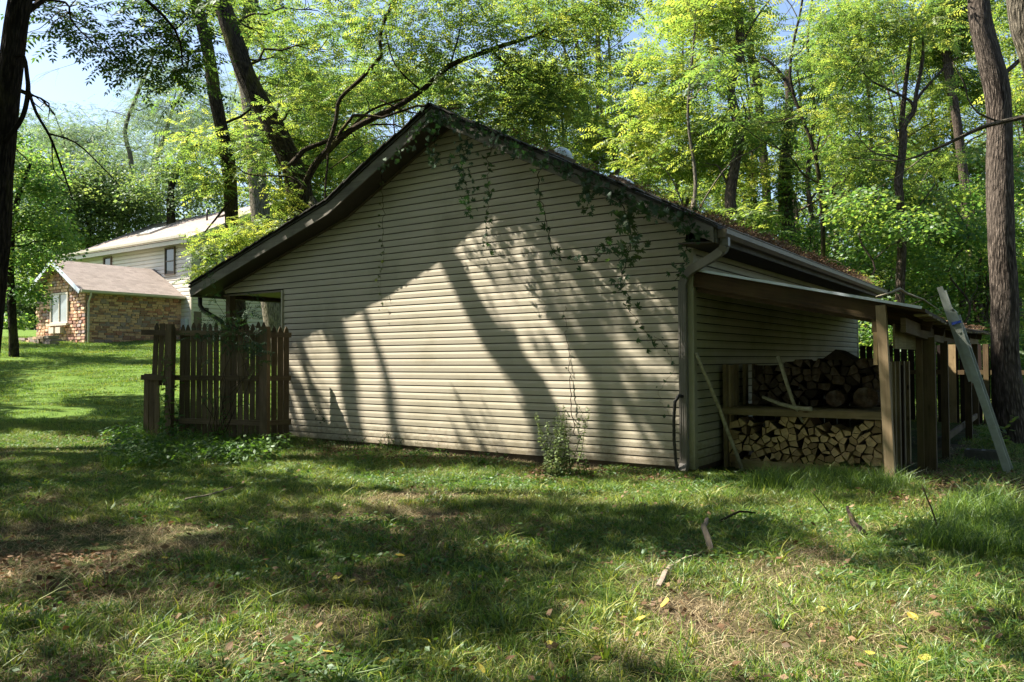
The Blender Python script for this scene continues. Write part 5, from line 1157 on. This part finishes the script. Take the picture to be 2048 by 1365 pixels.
# unseen limbs added to the tree by the lawn edge to throw the slanting bars of shade on the siding
_tr = [o for o in COL.objects if o.name.startswith('unseen_shade_tree') and o.type == 'EMPTY' and (o.location - Vector((-14.5, 12.6, o.location.z))).length < .5][0]
def wl(u, v): return wallpt(u, v, 0)
for (a, b, k1, k2, rr) in (((664, 590), (722, 900), 14.5, 11.0, .12), ((868, 470), (1118, 930), 12.8, 10.6, .19), ((722, 600), (800, 910), 15.5, 12.5, .07), ((1118, 640), (1215, 800), 13.0, 12.0, .09)):
    A1 = wl(*a) + SUN * k1; B1 = wl(*b) + SUN * k2; st = Vector((-14.5, 12.6, 6.5)); Q, S = dens([st, st.lerp(B1, .5) + Z_ * .6, B1, B1.lerp(A1, .5) + rv(.05), A1, A1 + (A1 - B1) * .3], [rr * 1.15, rr * 1.1, rr, rr, rr * .9, rr * .5], 3)
    MB().tube(Q, S, 8, rough=.15, seed=k1).build('limb', MT['bark_dark'], _tr)
for (x, y) in ((-23, 23), (-26, 29), (-20, 17.5)):
    auto_tree(x, y, 13, 'canopy', 'bark', 'unseen shade tree at the side of the rising lawn', 'shade trees beside the lawn', .4, 3.2, 14, 12, .22, 1.3, True, name='unseen_shade_tree')

# ------------------------------------------------------------------ creeper on the garage
random.seed(31)
def creeper_leaf(V, F, T, p, out, size, tint):
    up = (Z_ * -.3 + out * .9 + rv(.35)).normalized(); ax = (rv(1) + Z_ * -.6); ax = (ax - up * ax.dot(up)).normalized(); sd = up.cross(ax)
    for k in range(5):
        a = (k - 2) * .62 + random.gauss(0, .08); d = (ax * math.cos(a) + sd * math.sin(a) - up * .12).normalized(); s = size * (1 - .13 * abs(k - 2)) * random.uniform(.9, 1.1)
        n = len(V); w = d.cross(up).normalized() * s * .17
        V += [p, p + d * s * .35 + w * .9, p + d * s * .7 + w * .75, p + d * s, p + d * s * .7 - w * .75, p + d * s * .35 - w * .9]
        F += [(n, n + 1, n + 2, n + 3), (n, n + 3, n + 4, n + 5)]; T += [tint] * 6
def leafmesh(name, V, F, T, mat, parent):
    off = wloc(parent); me = bpy.data.meshes.new(name); me.from_pydata([tuple(Vector(v) - off) for v in V], [], F); me.materials.append(mat)
    a = me.attributes.new('tint', 'FLOAT', 'POINT'); a.data.foreach_set('value', np.array(T, 'f')); o = bpy.data.objects.new(name, me); COL.objects.link(o); o.parent = parent; o['kind'] = 'stuff'; return o
def vine(label, pl, offs, dens_, size, spread=.05, rad=.004, name='creeper_vine', mat='leaf_vine', tl=.3, out=OUTF, pts=None):
    P = pts or [wallpt(u, v, o) for (u, v), o in zip(pl, offs)]; Q, S = dens(P, [rad] * len(P), 8); Q = [q + rv(.012) for q in Q]
    g = empty(name, Q[0], label, 'vine'); MB().tube(Q, [rad * (1.3 - .9 * i / len(Q)) for i in range(len(Q))], 5, cap=False).build('stem', MT['bark_dark'], g)
    V, F, T = [], [], []; L = sum((a - b).length for a, b in zip(Q, Q[1:])); 
    n = int(L * dens_ * .85)
    for k in range(n):
        q = Q[min(len(Q) - 1, int((k + random.random()) / n * len(Q)))]; p = q + Vector((random.gauss(0, 1), random.gauss(0, .4), random.gauss(0, 1))) * spread + out * random.uniform(0, .05)
        creeper_leaf(V, F, T, p, out, size * random.uniform(.5, 1.05), tl + random.uniform(-.2, .3))
    if F: leafmesh('foliage', V, F, T, MT[mat], g)
    return g
vine('creeper trailing down the right rake from the gable peak to the eave', [(868, 232), (920, 248), (985, 268), (1050, 305), (1120, 338), (1200, 372), (1280, 408), (1350, 432), (1405, 470)], [.47] * 9, 75, .085, .052, .006)
vine('creeper tangle hanging inside the gable peak', [(880, 235), (872, 262), (868, 300), (872, 330)], [.47, .44, .42, .4], 70, .08, .055, .007)
vine('creeper running over the left rake just below the peak', [(868, 225), (838, 262), (805, 300), (768, 335)], [.47] * 4, 60, .07, .045, .005, tl=.5)
vine('creeper strand hanging furthest left on the right half of the gable', [(935, 275), (928, 310), (925, 350), (935, 380), (940, 420)], [.45, .43, .4, .38, .36], 62, .085, .06)
vine('creeper strand with dry leaf knot hanging beside the leftmost right-hand strand', [(985, 290), (975, 330), (978, 380), (974, 430), (972, 500)], [.45, .43, .4, .36, .3], 26, .07, .035, tl=.5)
vine('long thin creeper strand with tiny pale leaves on the left wall', [(763, 350), (766, 420), (765, 480), (768, 520), (760, 560), (765, 620)], [.3, .2, .15, .1, .06, .05], 16, .05, .02, .0025, tl=.75)
vine('creeper strand that bends sideways across the middle siding', [(1075, 345), (1083, 400), (1095, 460), (1110, 505), (1150, 520), (1188, 522), (1210, 500), (1225, 480)], [.42, .35, .25, .2, .16, .14, .16, .2], 17, .09, .04, .005)
vine('thick leafy creeper bunch hanging under the lower right rake', [(1240, 400), (1252, 430), (1268, 460), (1255, 500), (1240, 520)], [.46, .46, .44, .42, .4], 80, .10, .09, .006)
vine('creeper bunch hanging below the middle of the right rake', [(1170, 370), (1178, 395), (1172, 420)], [.46, .45, .44], 60, .08, .05, .005)
vine('long creeper strand hanging down the right side of the wall', [(1262, 480), (1248, 540), (1235, 570), (1255, 590), (1262, 625), (1290, 660), (1295, 690)], [.42, .38, .34, .3, .26, .2, .18], 20, .085, .04, .004)
vine('creeper climbing around the downspout elbow at the corner', [(1375, 440), (1372, 490), (1370, 530), (1350, 560)], [.3, .2, .15, .15], 34, .085, .07, .006)
vine('bare climbing stem on the lower middle of the gable wall', [(1147, 870), (1143, 800), (1138, 720), (1132, 660), (1129, 612)], [.03] * 5, 2, .05, .02, .005, name='bare_vine')
vine('short dried creeper sprigs clinging low at the left wall end', [(632, 815), (640, 830), (650, 845)], [.03] * 3, 26, .05, .03, .003, tl=.0)
vine('small scattered creeper sprigs clinging near the lower corner of the wall', [(1310, 670), (1335, 700), (1345, 740), (1320, 790), (1340, 830)], [.04] * 5, 8, .045, .04, .002, tl=.1)

# shrubs and tall weeds
def stem_plant(name, label, x, y, stems, h, leafsize, per, mat='leaf_weed', spread=.12, cat='plant', lean=.12, w=.4):
    z0 = gz(x, y); g = empty(name, (x, y, z0), label, cat); V, F, T = [], [], []; st = MB()
    for k in range(stems):
        a = random.random() * 6.28; b = Vector((x + math.cos(a) * spread, y + math.sin(a) * spread, z0 - .03)); hh = h * random.uniform(.55, 1.05); e = b + Vector((random.gauss(0, lean) * hh, random.gauss(0, lean) * hh, hh)); B = bend(b, e, 6, .06)
        st.tube(B, [.006, .005, .0045, .004, .003, .002, .001], 4, cap=False)
        n = int(per * hh)
        for i in range(n):
            f = .08 + .92 * i / n; q = B[min(6, int(f * 6))].lerp(B[min(6, int(f * 6) + 1)], f * 6 % 1); an = i * 2.4; d = Vector((math.cos(an), math.sin(an), random.uniform(-.2, .5))).normalized()
            l = leafsize * (1.2 - .7 * f) * random.uniform(.7, 1.2); 
            for j in range(2): leaflet(V, F, T, q, (d + rv(.25)).normalized(), (Z_ + rv(.4)).normalized(), l, l * w, random.random())
    st.build('stem', MT['bark_mossy'], g); leafmesh('foliage', V, F, T, MT[mat], g); return g
def gpt(u, v):
    r = pxray(u, v); k = 5.0
    for _ in range(60):
        p = CAMP + r * k; dz = p.z - gz(p.x, p.y)
        k += dz / max(.03, -r.z) * .6
        if k > 200: break
    return CAMP + r * k
p = gpt(1120, 955); stem_plant('wall_shrub', 'upright pale green shrub growing at the foot of the siding', p.x, p.y, 16, .9, .058, 70, 'leaf_pale', .17, 'shrub', .13, .55)
p = gpt(1160, 960); stem_plant('wall_weed', 'low weed tuft right beside the upright wall shrub', p.x, p.y, 6, .35, .06, 50, 'leaf_weed', .14)
p = gpt(745, 905); stem_plant('wall_weed', 'feathery weed clump at the foot of the wall left of the middle', p.x, p.y, 22, .32, .045, 60, 'leaf_weed', .35, 'plant', .35)
p = gpt(985, 940); stem_plant('wall_weed', 'broad dusty weed at the wall foot left of the upright shrub', p.x, p.y, 10, .3, .09, 30, 'leaf_weed', .2, 'plant', .4)
p = gpt(868, 915); stem_plant('wall_weed', 'thin weed between the feathery clump and the dusty one', p.x, p.y, 8, .25, .05, 40, 'leaf_weed', .2, 'plant', .3)
p = gpt(625, 900); stem_plant('wall_weed', 'small weed at the left end of the wall foot', p.x, p.y, 9, .28, .05, 40, 'leaf_weed', .25, 'plant', .3)
stem_plant('tall_weed', 'tall pale-leaved weed standing before the picket fence', -5.55, 12.75, 3, 1.6, .10, 22, 'leaf_weed', .12, 'plant', .05, .5)
stem_plant('tall_weed', 'shorter weed with pale top before the middle pickets', -4.62, 12.35, 3, .85, .08, 26, 'leaf_weed', .10, 'plant', .08, .5)
stem_plant('tall_weed', 'leafy green weed at the foot of the big furrowed trunk', 7.35, 11.6, 4, .6, .15, 18, 'leaf_lime', .15, 'plant', .3, .5)
# climbing shrub over the fence top
random.seed(44)
def fence_shrub():
    g = empty('climbing_shrub', (-4.6, 12.55, .2), 'dark compound-leaved shrub sprawling over the picket fence top', 'shrub'); pts, ro, sc_ = [], [], []; st = MB()
    for (u, v, Y, n) in ((420, 650, 12.5, 4), (455, 668, 12.4, 5), (480, 650, 12.6, 4), (500, 690, 12.3, 5), (520, 700, 12.3, 3), (450, 700, 12.4, 3), (400, 672, 12.5, 2), (440, 625, 12.9, 2), (490, 635, 12.8, 2), (445, 790, 12.4, 2), (525, 735, 12.3, 1)):
        c = atY(u, v, Y); B = bend(Vector((-4.7, 12.45, .2)), c, 6, .1); st.tube(B, [.006, .0055, .005, .004, .003, .002, .001], 5, cap=False)
        for k in range(n): pts.append(tuple(c + rv(.12))); ro.append((random.gauss(0, .4), random.gauss(0, .4), random.random() * 6)); sc_.append(random.uniform(.38, .55))
    for (u, v) in ((505, 610), (512, 590), (500, 630), (415, 560), (425, 590)):
        c = atY(u, v, 12.75); pts.append(tuple(c)); ro.append((random.gauss(0, .7), random.gauss(0, .7), 1)); sc_.append(.36)
        st.tube(bend(atY(480, 660, 12.6), c, 4), [.005, .004, .003, .003, .002], 4, cap=False)
    st.build('stem', MT['bark_dark'], g); scatter('foliage', pts, ro, sc_, SP['fenceleaf'], g)
SP['fenceleaf'] = [pinnate_spray('spray_fence_%d' % i, MT['leaf_vine'], 6, .36, 5, .10, .038, .15) for i in range(3)]
fence_shrub()

# ------------------------------------------------------------------ ground cover
random.seed(77)
def blade_patch(name, mat, n, R, hmin, hmax, w, lean=.5):
    V, F, T = [], [], []
    for k in range(n):
        a = random.random() * 6.283; r = R * math.sqrt(random.random()); b = Vector((r * math.cos(a), r * math.sin(a), -.008)); h = random.uniform(hmin, hmax)
        d = Vector((random.gauss(0, lean), random.gauss(0, lean), 0)); a2 = random.random() * 6.283; s = Vector((math.cos(a2), math.sin(a2), 0)) * w * .5; m = b + d * h * .35 + Z_ * h * .6; e = b + d * h * 1.1 + Z_ * h * random.uniform(.7, 1.0)
        i = len(V); V += [b - s, b + s, m + s * .75, m - s * .75, e]; F += [(i, i + 1, i + 2, i + 3), (i + 3, i + 2, i + 4)]; T += [random.random()] * 5
    return src(name, V, F, T, mat)
def flat_patch(name, mat, n, R, l, w, hz=.05, curl=.5):
    V, F, T = [], [], []
    for k in range(n):
        a = random.random() * 6.283; r = R * math.sqrt(random.random()); d = Vector((random.gauss(0, 1), random.gauss(0, 1), random.gauss(0, .3))).normalized()
        leaflet(V, F, T, Vector((r * math.cos(a), r * math.sin(a), random.uniform(.004, hz))), d, (Z_ + rv(curl)).normalized(), l * random.uniform(.6, 1.3), w * random.uniform(.6, 1.3), random.random())
    return src(name, V, F, T, mat)
SP['turf'] = [blade_patch('turf_%d' % i, MT['grass'], 230, .28, .015, .065, .0042, .8) for i in range(5)] + [blade_patch('turf_l%d' % i, MT['grass_lush'], 170, .26, .02, .08, .005, .6) for i in range(3)]
SP['strawp'] = [blade_patch('straw_%d' % i, MT['straw'], 190, .3, .012, .055, .0034, 1.8) for i in range(4)]
SP['tuft'] = [blade_patch('tuft_%d' % i, MT['grass_lush'], 55, .07, .05, .14, .0065, .6) for i in range(4)]
SP['fan'] = [blade_patch('fan_%d' % i, MT['grass_lush' if i % 2 else 'grass'], 20, .018, .05, .15, .0085, .85) for i in range(5)]
SP['bits'] = [flat_patch('bits_%d' % i, MT['leaf_litter'], 7, .3, .05, .03, .05, .7) for i in range(4)]
SP['tall'] = [blade_patch('tallgrass_%d' % i, MT['grass_lush'], 70, .16, .10, .30, .006, .5) for i in range(3)]
SP['lawn'] = [blade_patch('lawn_%d' % i, MT['grass_lush'], 260, .45, .02, .06, .009, .6) for i in range(3)] + [blade_patch('lawn_g%d' % i, MT['grass'], 260, .45, .02, .05, .009, .6) for i in range(2)]
SP['broad'] = [flat_patch('broadweed_%d' % i, MT['leaf_weed'], 60, .2, .035, .024, .05) for i in range(4)]
SP['bush'] = [leaf_spray('lowbush_%d' % i, MT['leaf_weed'], 90, .2, .14, .05, .032, False) for i in range(3)]
SP['litter'] = [flat_patch('litter_%d' % i, MT['leaf_litter'], 55, .28, .042, .026, .02, .6) for i in range(4)]
def on_garage(x, y):
    q = Vector((x, y, 0)) - R0; t, s = q.dot(W_), q.dot(D_); return -.0 < t < 7.45 and 0 < s < 9.4
def under_shed(x, y):
    q = Vector((x, y, 0)) - R0; t, s = q.dot(W_), q.dot(D_); return -2.5 < t <= 0 and .15 < s < 9.6
def vis(x, y, m=.72): return abs(x) < y * m + .6
def field(n, ylo, yhi, test, jr=(0, 6.28), sc=(.8, 1.25), power=1.0, dz=0.0, xr=None):
    P, R_, S = [], [], []
    tries = 0
    while len(P) < n and tries < n * 12:
        tries += 1; y = math.sqrt(random.uniform(ylo ** 2, yhi ** 2)) if power == 1 else random.uniform(ylo, yhi); m = y * .70 + .6; x = random.uniform(-m, m) if xr is None else random.uniform(*xr)
        if not vis(x, y) or on_garage(x, y): continue
        if not test(x, y): continue
        P.append((x, y, gz(x, y) + .022 * noise.noise(Vector((x * 1.3, y * 1.3, 5))) + .012 * noise.noise(Vector((x * 4, y * 4, 9))) + dz)); R_.append((random.gauss(0, .05), random.gauss(0, .05), random.random() * 6.28)); S.append(random.uniform(*sc))
    return P, R_, S
def nz(x, y, s, o=0): return noise.noise(Vector((x * s, y * s, 17 + o)))
def bare(x, y):
    u, v = topx(Vector((x, y, .12))); b = nz(x, y, .5) * .8 + nz(x, y, 1.7, 3) * .5
    if u < 520 and 1050 < v < 1230: b += .55 * math.exp(-((u - 120) / 300) ** 2)
    q = Vector((x, y, 0)) - R0
    if 0 < q.dot(W_) < 7.5 and -.7 < q.dot(D_) < 0: b += .35
    if under_shed(x, y): b += .8
    return b
G_ = lambda x, y: x - 0 < 99
P, R_, S = field(4200, 2.9, 15, lambda x, y: bare(x, y) < .12 + random.gauss(0, .16)); scatter('grass', P, R_, S, SP['turf'])
P, R_, S = field(1700, 2.9, 14, lambda x, y: bare(x, y) > -.2 + random.gauss(0, .25) and not under_shed(x, y)); scatter('dry_grass', P, R_, S, SP['strawp'])
P, R_, S = field(1500, 2.9, 14, lambda x, y: nz(x, y, .8, 8) > random.uniform(-.1, .5) and bare(x, y) < .3, sc=(.45, 1.0)); scatter('grass_tufts', P, R_, S, SP['tuft'])
P, R_, S = field(1500, 2.9, 10, lambda x, y: bare(x, y) < .35 and nz(x, y, 1.3, 60) > random.uniform(-.5, .3), sc=(.5, 1.1), power=0); scatter('grass_tufts', P, R_, S, SP['fan'])
P, R_, S = field(700, 2.9, 14, lambda x, y: True, power=0); scatter('fallen_leaves', P, R_, S, SP['bits'])
P, R_, S = field(1100, 2.9, 15, lambda x, y: nz(x, y, .6, 20) > random.uniform(-.3, .3) and bare(x, y) < .35); scatter('ground_cover_weeds', P, R_, S, SP['broad'])
P, R_, S = field(2600, 13, 36, lambda x, y: y - .3 * x > 15.2 and x < -2.5, sc=(.8, 1.3), xr=(-25, -2.5)); scatter('lawn_grass', P, R_, S, SP['lawn'])
P, R_, S = field(900, 9, 30, lambda x, y: x > 5 and not under_shed(x, y), xr=(5, 22)); scatter('woodland_grass', P, R_, S, SP['lawn'])
def region(name, polys, n, srcs, sc=(.8, 1.2), dz=0.0, tilt=.1):
    P, R_, S = [], [], []; tot = 0
    for poly, w in polys:
        us = [q[0] for q in poly]; vs = [q[1] for q in poly]; c = 0
        while c < n * w and tot < 60000:
            tot += 1; u, v = random.uniform(min(us), max(us)), random.uniform(min(vs), max(vs))
            if not inpoly(u, v, poly): continue
            p = gpt(u, v)
            if on_garage(p.x, p.y): continue
            P.append((p.x, p.y, gz(p.x, p.y) + dz + (random.random() * .1 if dz else 0))); R_.append((random.gauss(0, tilt), random.gauss(0, tilt), random.random() * 6.28)); S.append(random.uniform(*sc)); c += 1
    return scatter(name, P, R_, S, srcs)
region('undergrowth', [([(215, 930), (230, 875), (300, 850), (540, 880), (560, 905), (520, 935), (300, 945)], 1)], 110, SP['bush'], (.6, 1.6), .08)
region('undergrowth', [([(215, 940), (230, 880), (300, 860), (540, 885), (570, 915), (520, 945), (300, 955)], 1)], 60, SP['tall'], (.5, 1.1))
region('undergrowth', [([(1560, 975), (1660, 945), (1830, 965), (1870, 1000), (1700, 1010), (1560, 1000)], 1)], 60, SP['tall'], (.45, .8))
region('tall_grass', [([(1850, 1110), (1870, 1030), (1950, 1000), (2060, 990), (2060, 1130)], 1), ([(1490, 965), (1560, 950), (1800, 960), (1800, 985), (1500, 985)], .7)], 120, SP['tall'], (.5, 1.0))
region('wall_foot_weeds', [([(600, 895), (700, 890), (1010, 925), (1000, 945), (700, 910), (600, 910)], 1), ([(700, 930), (950, 960), (1080, 970), (1060, 985), (700, 960)], .8), ([(1080, 975), (1350, 975), (1480, 960), (1480, 985), (1100, 1000)], .4)], 95, SP['bush'], (.4, .85))
region('fallen_leaves', [([(960, 935), (1360, 955), (1360, 975), (960, 960)], 1), ([(560, 890), (960, 930), (950, 945), (560, 905)], .6), ([(1600, 985), (1830, 970), (2060, 880), (2060, 960), (1960, 1020), (1800, 1010)], 1.6), ([(-40, 1100), (300, 1090), (420, 1160), (-40, 1230)], .25)], 110, SP['litter'], (.7, 1.2))
# single yellow leaves on the grass
def fallen(label, spots, size, mat, group, cat='fallen leaf'):
    proto = None
    for (u, v) in spots:
        p = gpt(u, v); p.z = gz(p.x, p.y) + .03
        if proto is None:
            V, F = [], []; n = 9; ctr = [];
            for i in range(n + 1):
                f = i / n; w = math.sin(math.pi * min(1, f * 1.02)) ** .8 * .5 * (1 - .25 * f); V += [(f - .5, -w, .12 * w + .10 * f * f), (f - .5, 0, .10 * f * f - .02), (f - .5, w, .14 * w + .10 * f * f)]
            for i in range(n): F += [(3 * i, 3 * i + 3, 3 * i + 4, 3 * i + 1), (3 * i + 1, 3 * i + 4, 3 * i + 5, 3 * i + 2)]
            V.append((-.85, .03, .05)); V.append((-.85, -.03, .05)); F.append((1, len(V) - 2, len(V) - 1))
            me = bpy.data.meshes.new('fallen_leaf'); me.from_pydata([(a * size, b * size, c * size) for a, b, c in V], [], F); me.materials.append(MT[mat]); a = me.attributes.new('tint', 'FLOAT', 'POINT'); a.data.foreach_set('value', [.5] * len(me.vertices)); proto = me
        o = bpy.data.objects.new('fallen_leaf', proto); COL.objects.link(o); o.location = p; o.rotation_euler = (random.gauss(0, .3), random.gauss(0, .3), random.random() * 6.28); s = random.uniform(.7, 1.15); o.scale = (s, s, s); tag(o, label, cat, group)
fallen('pale yellow fallen leaf lying on the foreground grass', [(675, 1165), (705, 1172), (735, 1092), (548, 1107), (655, 1317), (733, 1175), (1560, 1180), (1640, 1232), (1825, 1245), (330, 1125), (12, 1225), (15, 1085), (1100, 1300), (960, 1350), (800, 1120), (1850, 1330), (610, 1098), (770, 1335), (1740, 1320), (1280, 1250)], .062, 'leaf_yellow', 'yellow leaves on the grass')
fallen('rusty brown fallen leaf lying on the shaded grass', [(330, 1152), (500, 950), (1065, 1240), (75, 1120), (250, 1200), (1800, 1110), (1900, 1160), (1590, 1095), (1320, 1060), (860, 1160), (460, 1305), (1060, 1245), (1370, 1330), (1660, 1270)], .055, 'leaf_litter', 'brown leaves on the grass')
fallen('large pale yellow leaf standing among grass right of the short log', [(1330, 1218)], .10, 'leaf_yellow', None)
# fallen branches and stones
def onground(L, dz=.03): 
    out = []
    for (u, v, h) in L:
        p = gpt(u, v); out.append(Vector((p.x, p.y, gz(p.x, p.y) + h)))
    return out
a = gpt(1426, 1112); b = a + Vector((-.10, .35, .28)); stick('fallen_branch', [a, a.lerp(b, .5) + Vector((.03, 0, .03)), atY(1415, 1038, a.y + .25)], [.024, .020, .012], MT['stick'], 'short grey branch poking up steeply out of the grass', 'branch')
stick('fallen_branch', onground([(1318, 1180, .015), (1330, 1155, .03), (1345, 1138, .02)]), [.020, .018, .013], MT['stick'], 'stubby dark log piece lying in the grass before the corner', 'branch')
stick('fallen_branch', onground([(1350, 1134, .02), (1372, 1126, .035), (1396, 1118, .03)]), [.010, .009, .006], MT['birch'], 'pale stick lying beyond the stubby dark log piece', 'branch')
stick('fallen_twig', onground([(370, 1010, .05), (410, 1004, .06), (440, 998, .07), (465, 990, .08)]), [.012, .010, .008, .005], MT['stick'], 'thin long twig lying on the shaded grass at left', 'twig')
stick('fallen_twig', onground([(1440, 1055, .05), (1478, 1047, .10), (1512, 1048, .09)]), [.010, .009, .006], MT['bark_dark'], 'crooked dark twig right of the upright branch', 'twig')
stick('fallen_twig', onground([(1730, 1080, .03), (1705, 1060, .06), (1695, 1035, .09)]), [.03, .02, .01], MT['bark_dark'], 'dark rotten stub in the lit grass before the shed', 'twig')
stick('grass_stalk', [gpt(1885, 1095), gpt(1885, 1095) + Vector((-.03, .05, .22)), gpt(1885, 1095) + Vector((-.10, .08, .44))], [.007, .006, .004], MT['straw'], 'tall dry grass stalk at the edge of the tall grass', 'plant')
stick('grass_stalk', [gpt(1668, 1040), gpt(1668, 1040) + Vector((-.08, .02, .12)), gpt(1668, 1040) + Vector((-.18, .03, .24))], [.006, .005, .003], MT['straw'], 'leaning dry stalk before the shed corner post', 'plant')
P = [G(-1.6, 1.6, rz(-1.6, 1.6) + .03), atY(1800, 578, 9.4), atY(1830, 590, 9.5), atY(1870, 608, 9.8)]
stick('fallen_branch', [atY(1752, 594, 9.6), atY(1775, 588, 9.6), atY(1800, 578, 9.7), atY(1815, 588, 9.8), atY(1848, 600, 9.9), atY(1880, 622, 10.2)], [.008, .012, .017, .015, .010, .005], MT['birch'], 'bare pale branch lying on top of the lean-to roof', 'branch')
# leaf litter on the roofs
random.seed(3)
P, R_, S = [], [], []
for k in range(420):
    s = random.uniform(-.3, 9.3); t = -.42 + abs(random.gauss(0, .55)) if random.random() < .75 else random.uniform(0, 3.4)
    if t > 3.6: continue
    q = G(t, s, roofz(t) + .05); P.append(tuple(q)); R_.append((random.gauss(0, .2), random.gauss(0, .2), random.random() * 6)); S.append(random.uniform(.5, .9))
for k in range(90):
    q = G(-random.uniform(.8, 2.45), random.uniform(2.2, 9), 0); t = (q - R0).dot(W_); s = (q - R0).dot(D_); P.append((q.x, q.y, rz(t, s) + .02)); R_.append((0, 0, random.random() * 6)); S.append(random.uniform(.5, .9))
scatter('fallen_leaves', P, R_, S, SP['litter'])

# ------------------------------------------------------------------ tell alike trees apart by their order from left to right
ORD = ['first', 'second', 'third', 'fourth', 'fifth', 'sixth', 'seventh', 'eighth', 'ninth', 'tenth', 'eleventh', 'twelfth', 'thirteenth', 'fourteenth', 'fifteenth', 'sixteenth']
_by = {}
for o in COL.objects:
    if o.parent is None and o.type == 'EMPTY' and o.get('label') and o.get('group'): _by.setdefault(o['label'], []).append(o)
for lb, os_ in _by.items():
    if len(os_) > 1:
        for i, o in enumerate(sorted(os_, key=lambda q: topx(q.location)[0])): o['label'] = lb + ', ' + ORD[i] + ' from the left'
